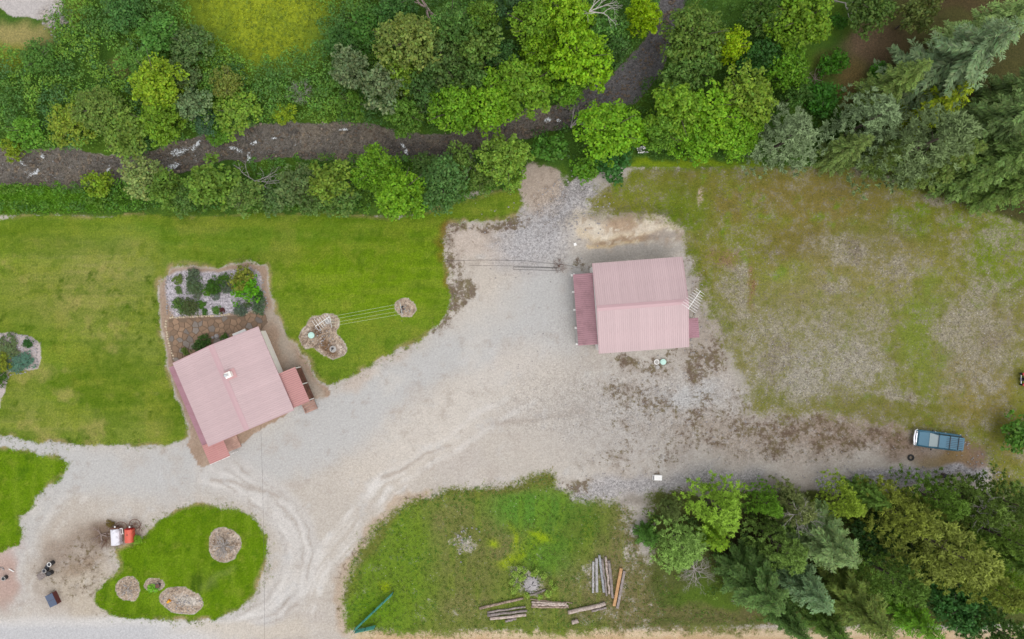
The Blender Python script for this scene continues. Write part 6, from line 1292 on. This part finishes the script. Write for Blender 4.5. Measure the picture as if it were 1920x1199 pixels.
cs = [P(*q, .75) for q in ((83.5,1118.5),(97,1112.5),(106.5,1134),(94.5,1140.5))]; c = sum(cs, Vector())/4; dv = (cs[2]-cs[1]+cs[3]-cs[0]); Ln = dv.length/2; Wn = ((cs[1]-cs[0]).length+(cs[2]-cs[3]).length)/2
t = thing('storage_bin', 'red-brown wooden bin with two blue-grey lids beside the road', 'bin', (c.x,c.y,0), math.atan2(dv.y,dv.x))
MB().box((0,.06,.33), (Ln-.04,Wn-.02,.68)).build('body', M['redbrown'], t)
for s in (-1,1):
    l_ = MB().box((s*Ln/4,0,.71), (Ln/2-.03,Wn+.04,.06)).build('lid', M['bluegrey'], t, bevel=.01)
    for k in range(4): MB().box((s*Ln/4-Ln/6+k*Ln/9,0,.75), (.03,Wn-.1,.02)).build('batten', M['bluegrey'], l_)
drum(6,1085.5,.24,.5,M['black'],'black pot with a pale rim at the west photo edge',M['concrete'])
p = P(22.5,1069); t = thing('pipe', 'short white pipe lying in the reddish dirt at the west edge', 'pipe', (p.x,p.y,.05), R(-30)); MB().tube([(-.32,0,.06),(.32,0,.06)], .06, 8).build('tube', M['white'], t)
st_ = MB()
for k in range(9): rock(st_, (random.uniform(-.35,.35), random.uniform(-.25,.25), .05), random.uniform(.1,.22))
o = st_.build('stones', M['rock']); o.location = P(2,1066); tag(o, 'few pale stones at the west edge of the drive', 'stones', kind='stuff')

# ---- flowers, scattered stones, meadow tufts
fl_ = MB()
for k in range(26):
    q = P(1204+random.gauss(0,7), 281+random.gauss(0,5), .9); fl_.tube([q, q+Vector((0,0,.04))], [.03, random.uniform(.05,.11)], 7)
tag(fl_.build('flowers', M['white']), 'cluster of white flower heads below the grove', 'flowers', kind='stuff')
sb = MB()
def scatter(cx, cy, rx, ry, n, s0, s1):
    for k in range(n):
        x, y = random.gauss(cx, rx), random.gauss(cy, ry)
        if river_coord(np.array([x]), np.array([y]))[0] > 0: continue
        q = P(x, y); rock(sb, (q.x, q.y, ground_z(x,y)+.02), random.uniform(s0,s1))
for a in ((1060,395,34,34,260,.08,.24),(1000,440,50,40,160,.07,.2),(1088,360,16,8,120,.1,.32),(1700,893,90,7,420,.08,.26),(1240,905,90,9,200,.07,.2),(1300,600,16,50,70,.08,.2),(1250,760,120,60,120,.06,.16),(868,1012,12,14,26,.1,.3),(105,42,14,16,60,.1,.3),(1830,860,26,26,60,.07,.2),(420,1022,10,12,40,.06,.2),(239,1106,7,7,24,.06,.2),(342,1130,13,8,50,.06,.22),(605,628,10,13,50,.06,.2),(757,580,7,7,22,.06,.16),(1260,740,120,50,160,.08,.2),(1400,830,160,30,160,.07,.18),(1000,700,80,80,60,.06,.14)): scatter(*a)
tag(sb.build('stones', M['rock']), 'loose pale stones scattered over the gravel and dry ground', 'stones', kind='stuff')
rb = MB()
for k in range(900):
    i = random.randrange(1, len(RIVER)-2); f = random.random(); (ax,ay,aw),(bx,by,bw) = RIVER[i], RIVER[i+1]; w = aw+(bw-aw)*f
    x = ax+(bx-ax)*f+random.gauss(0,.2)*w*.6; y = ay+(by-ay)*f+random.uniform(-1,1)*w*.95; q = P(x, y); rock(rb, (q.x, q.y, ground_z(x,y)+.06), random.choice((.12,.15,.2,.22,.28,.4)))
M['creekrock'] = mat_basic('wet_creek_rock', A(168,150,134), .6, var=.5, scale=2.2)
tag(rb.build('stones', M['creekrock']), 'brown stones breaking the surface of the creek', 'stones', kind='stuff')
def tufts(poly, n, cols, h, label, w=.16, avoid=None):
    X, Y = cover_points(poly, n, avoid); m = len(X); zz = np.array([.0]*m); per = 5
    c = np.repeat(np.stack([(X-960)/PPM, (599.5-Y)/PPM, np.full(m, h*.4)], 1), per, 0)+RNG.normal(0,.07,(m*per,3))*np.array([1,1,.3])
    d = unit(m*per); d[:, 2] = np.abs(d[:, 2])*.6+.15
    v, f = leaf_quads(c, np.cross(d, unit(m*per))+np.array([0,0,.35]), h*RNG.uniform(.7,1.5,m*per), w, d)
    base = np.array([lin(q)/GAIN*1.6 for q in cols]); sel = np.clip((vnoise(X/30, Y/30, 15)*len(cols)+RNG.normal(0,.5,m)).astype(int), 0, len(cols)-1)
    t_ = np.repeat(base[sel]*RNG.uniform(.7,1.3,(m,1)), per*4, 0)
    o = link(bpy.data.objects.new('grass', np_mesh('grass', v, f, M['leaf'], t_))); o.color = (1,1,1,1); tag(o, label, 'grass', kind='stuff')
tufts(MEADOW_D[:-3]+[(1180,1178),(800,1182)], 5200, [(96,120,44),(112,126,56),(84,126,40)], .22, 'rough tufts of grass in the meadow with the log piles')
tufts([(360,-20),(625,-20),(610,30),(570,85),(530,118),(450,122),(400,80)], 1500, [(154,170,48),(124,144,50),(166,178,44)], .3, 'yellow-green tall grass of the meadow north of the creek')
tufts(FIELD, 3200, [(126,124,60),(116,130,46),(142,132,76)], .16, 'sparse dry tufts in the patchy field')
tufts([(-20,345),(240,350),(250,398),(-20,402)], 1000, [(98,146,36),(112,156,40)], .3, 'tall bright grass strip along the south creek bank')

def edge_tufts(polys, n, cols, label):
    X = []; Y = []
    for poly in polys:
        for i in range(len(poly)):
            (ax,ay),(bx,by) = poly[i], poly[(i+1) % len(poly)]; L = math.hypot(bx-ax, by-ay)
            for k in range(int(L*n)):
                f = random.random(); x, y = ax+(bx-ax)*f+random.gauss(0,5), ay+(by-ay)*f+random.gauss(0,5)
                if -20 < x < 1940 and not (300 < x < 560 and 500 < y < 850): X.append(x); Y.append(y)
    X, Y = np.array(X), np.array(Y); m = len(X); per = 6; h = .13
    c = np.repeat(np.stack([(X-960)/PPM, (599.5-Y)/PPM, np.full(m, h*.35)], 1), per, 0)+RNG.normal(0,.08,(m*per,3))*np.array([1,1,.2])
    d = unit(m*per); d[:, 2] = np.abs(d[:, 2])*.5+.1
    v, f = leaf_quads(c, np.cross(d, unit(m*per))+np.array([0,0,.5]), h*RNG.uniform(.7,1.6,m*per), .22, d)
    base = np.array([lin(q)/GAIN*1.4 for q in cols])[RNG.integers(0, len(cols), m)]
    t_ = np.repeat(base*RNG.uniform(.75,1.3,(m,1)), per*4, 0)
    o = link(bpy.data.objects.new('grass', np_mesh('grass', v, f, M['leaf'], t_))); o.color = (1,1,1,1); tag(o, label, 'grass', kind='stuff')
edge_tufts([LAWN_A, LAWN_B, LAWN_C, MEADOW_D], .55, [(112,138,34),(126,144,44),(150,140,80),(96,124,30)], 'ragged tufts of grass straying from the lawn edges into the gravel')
tot = sum(len(o.data.loop_triangles) if o.data.loop_triangles else sum(len(p.vertices)-2 for p in o.data.polygons) for o in S.objects if o.type == 'MESH')
print('TRIS', tot)
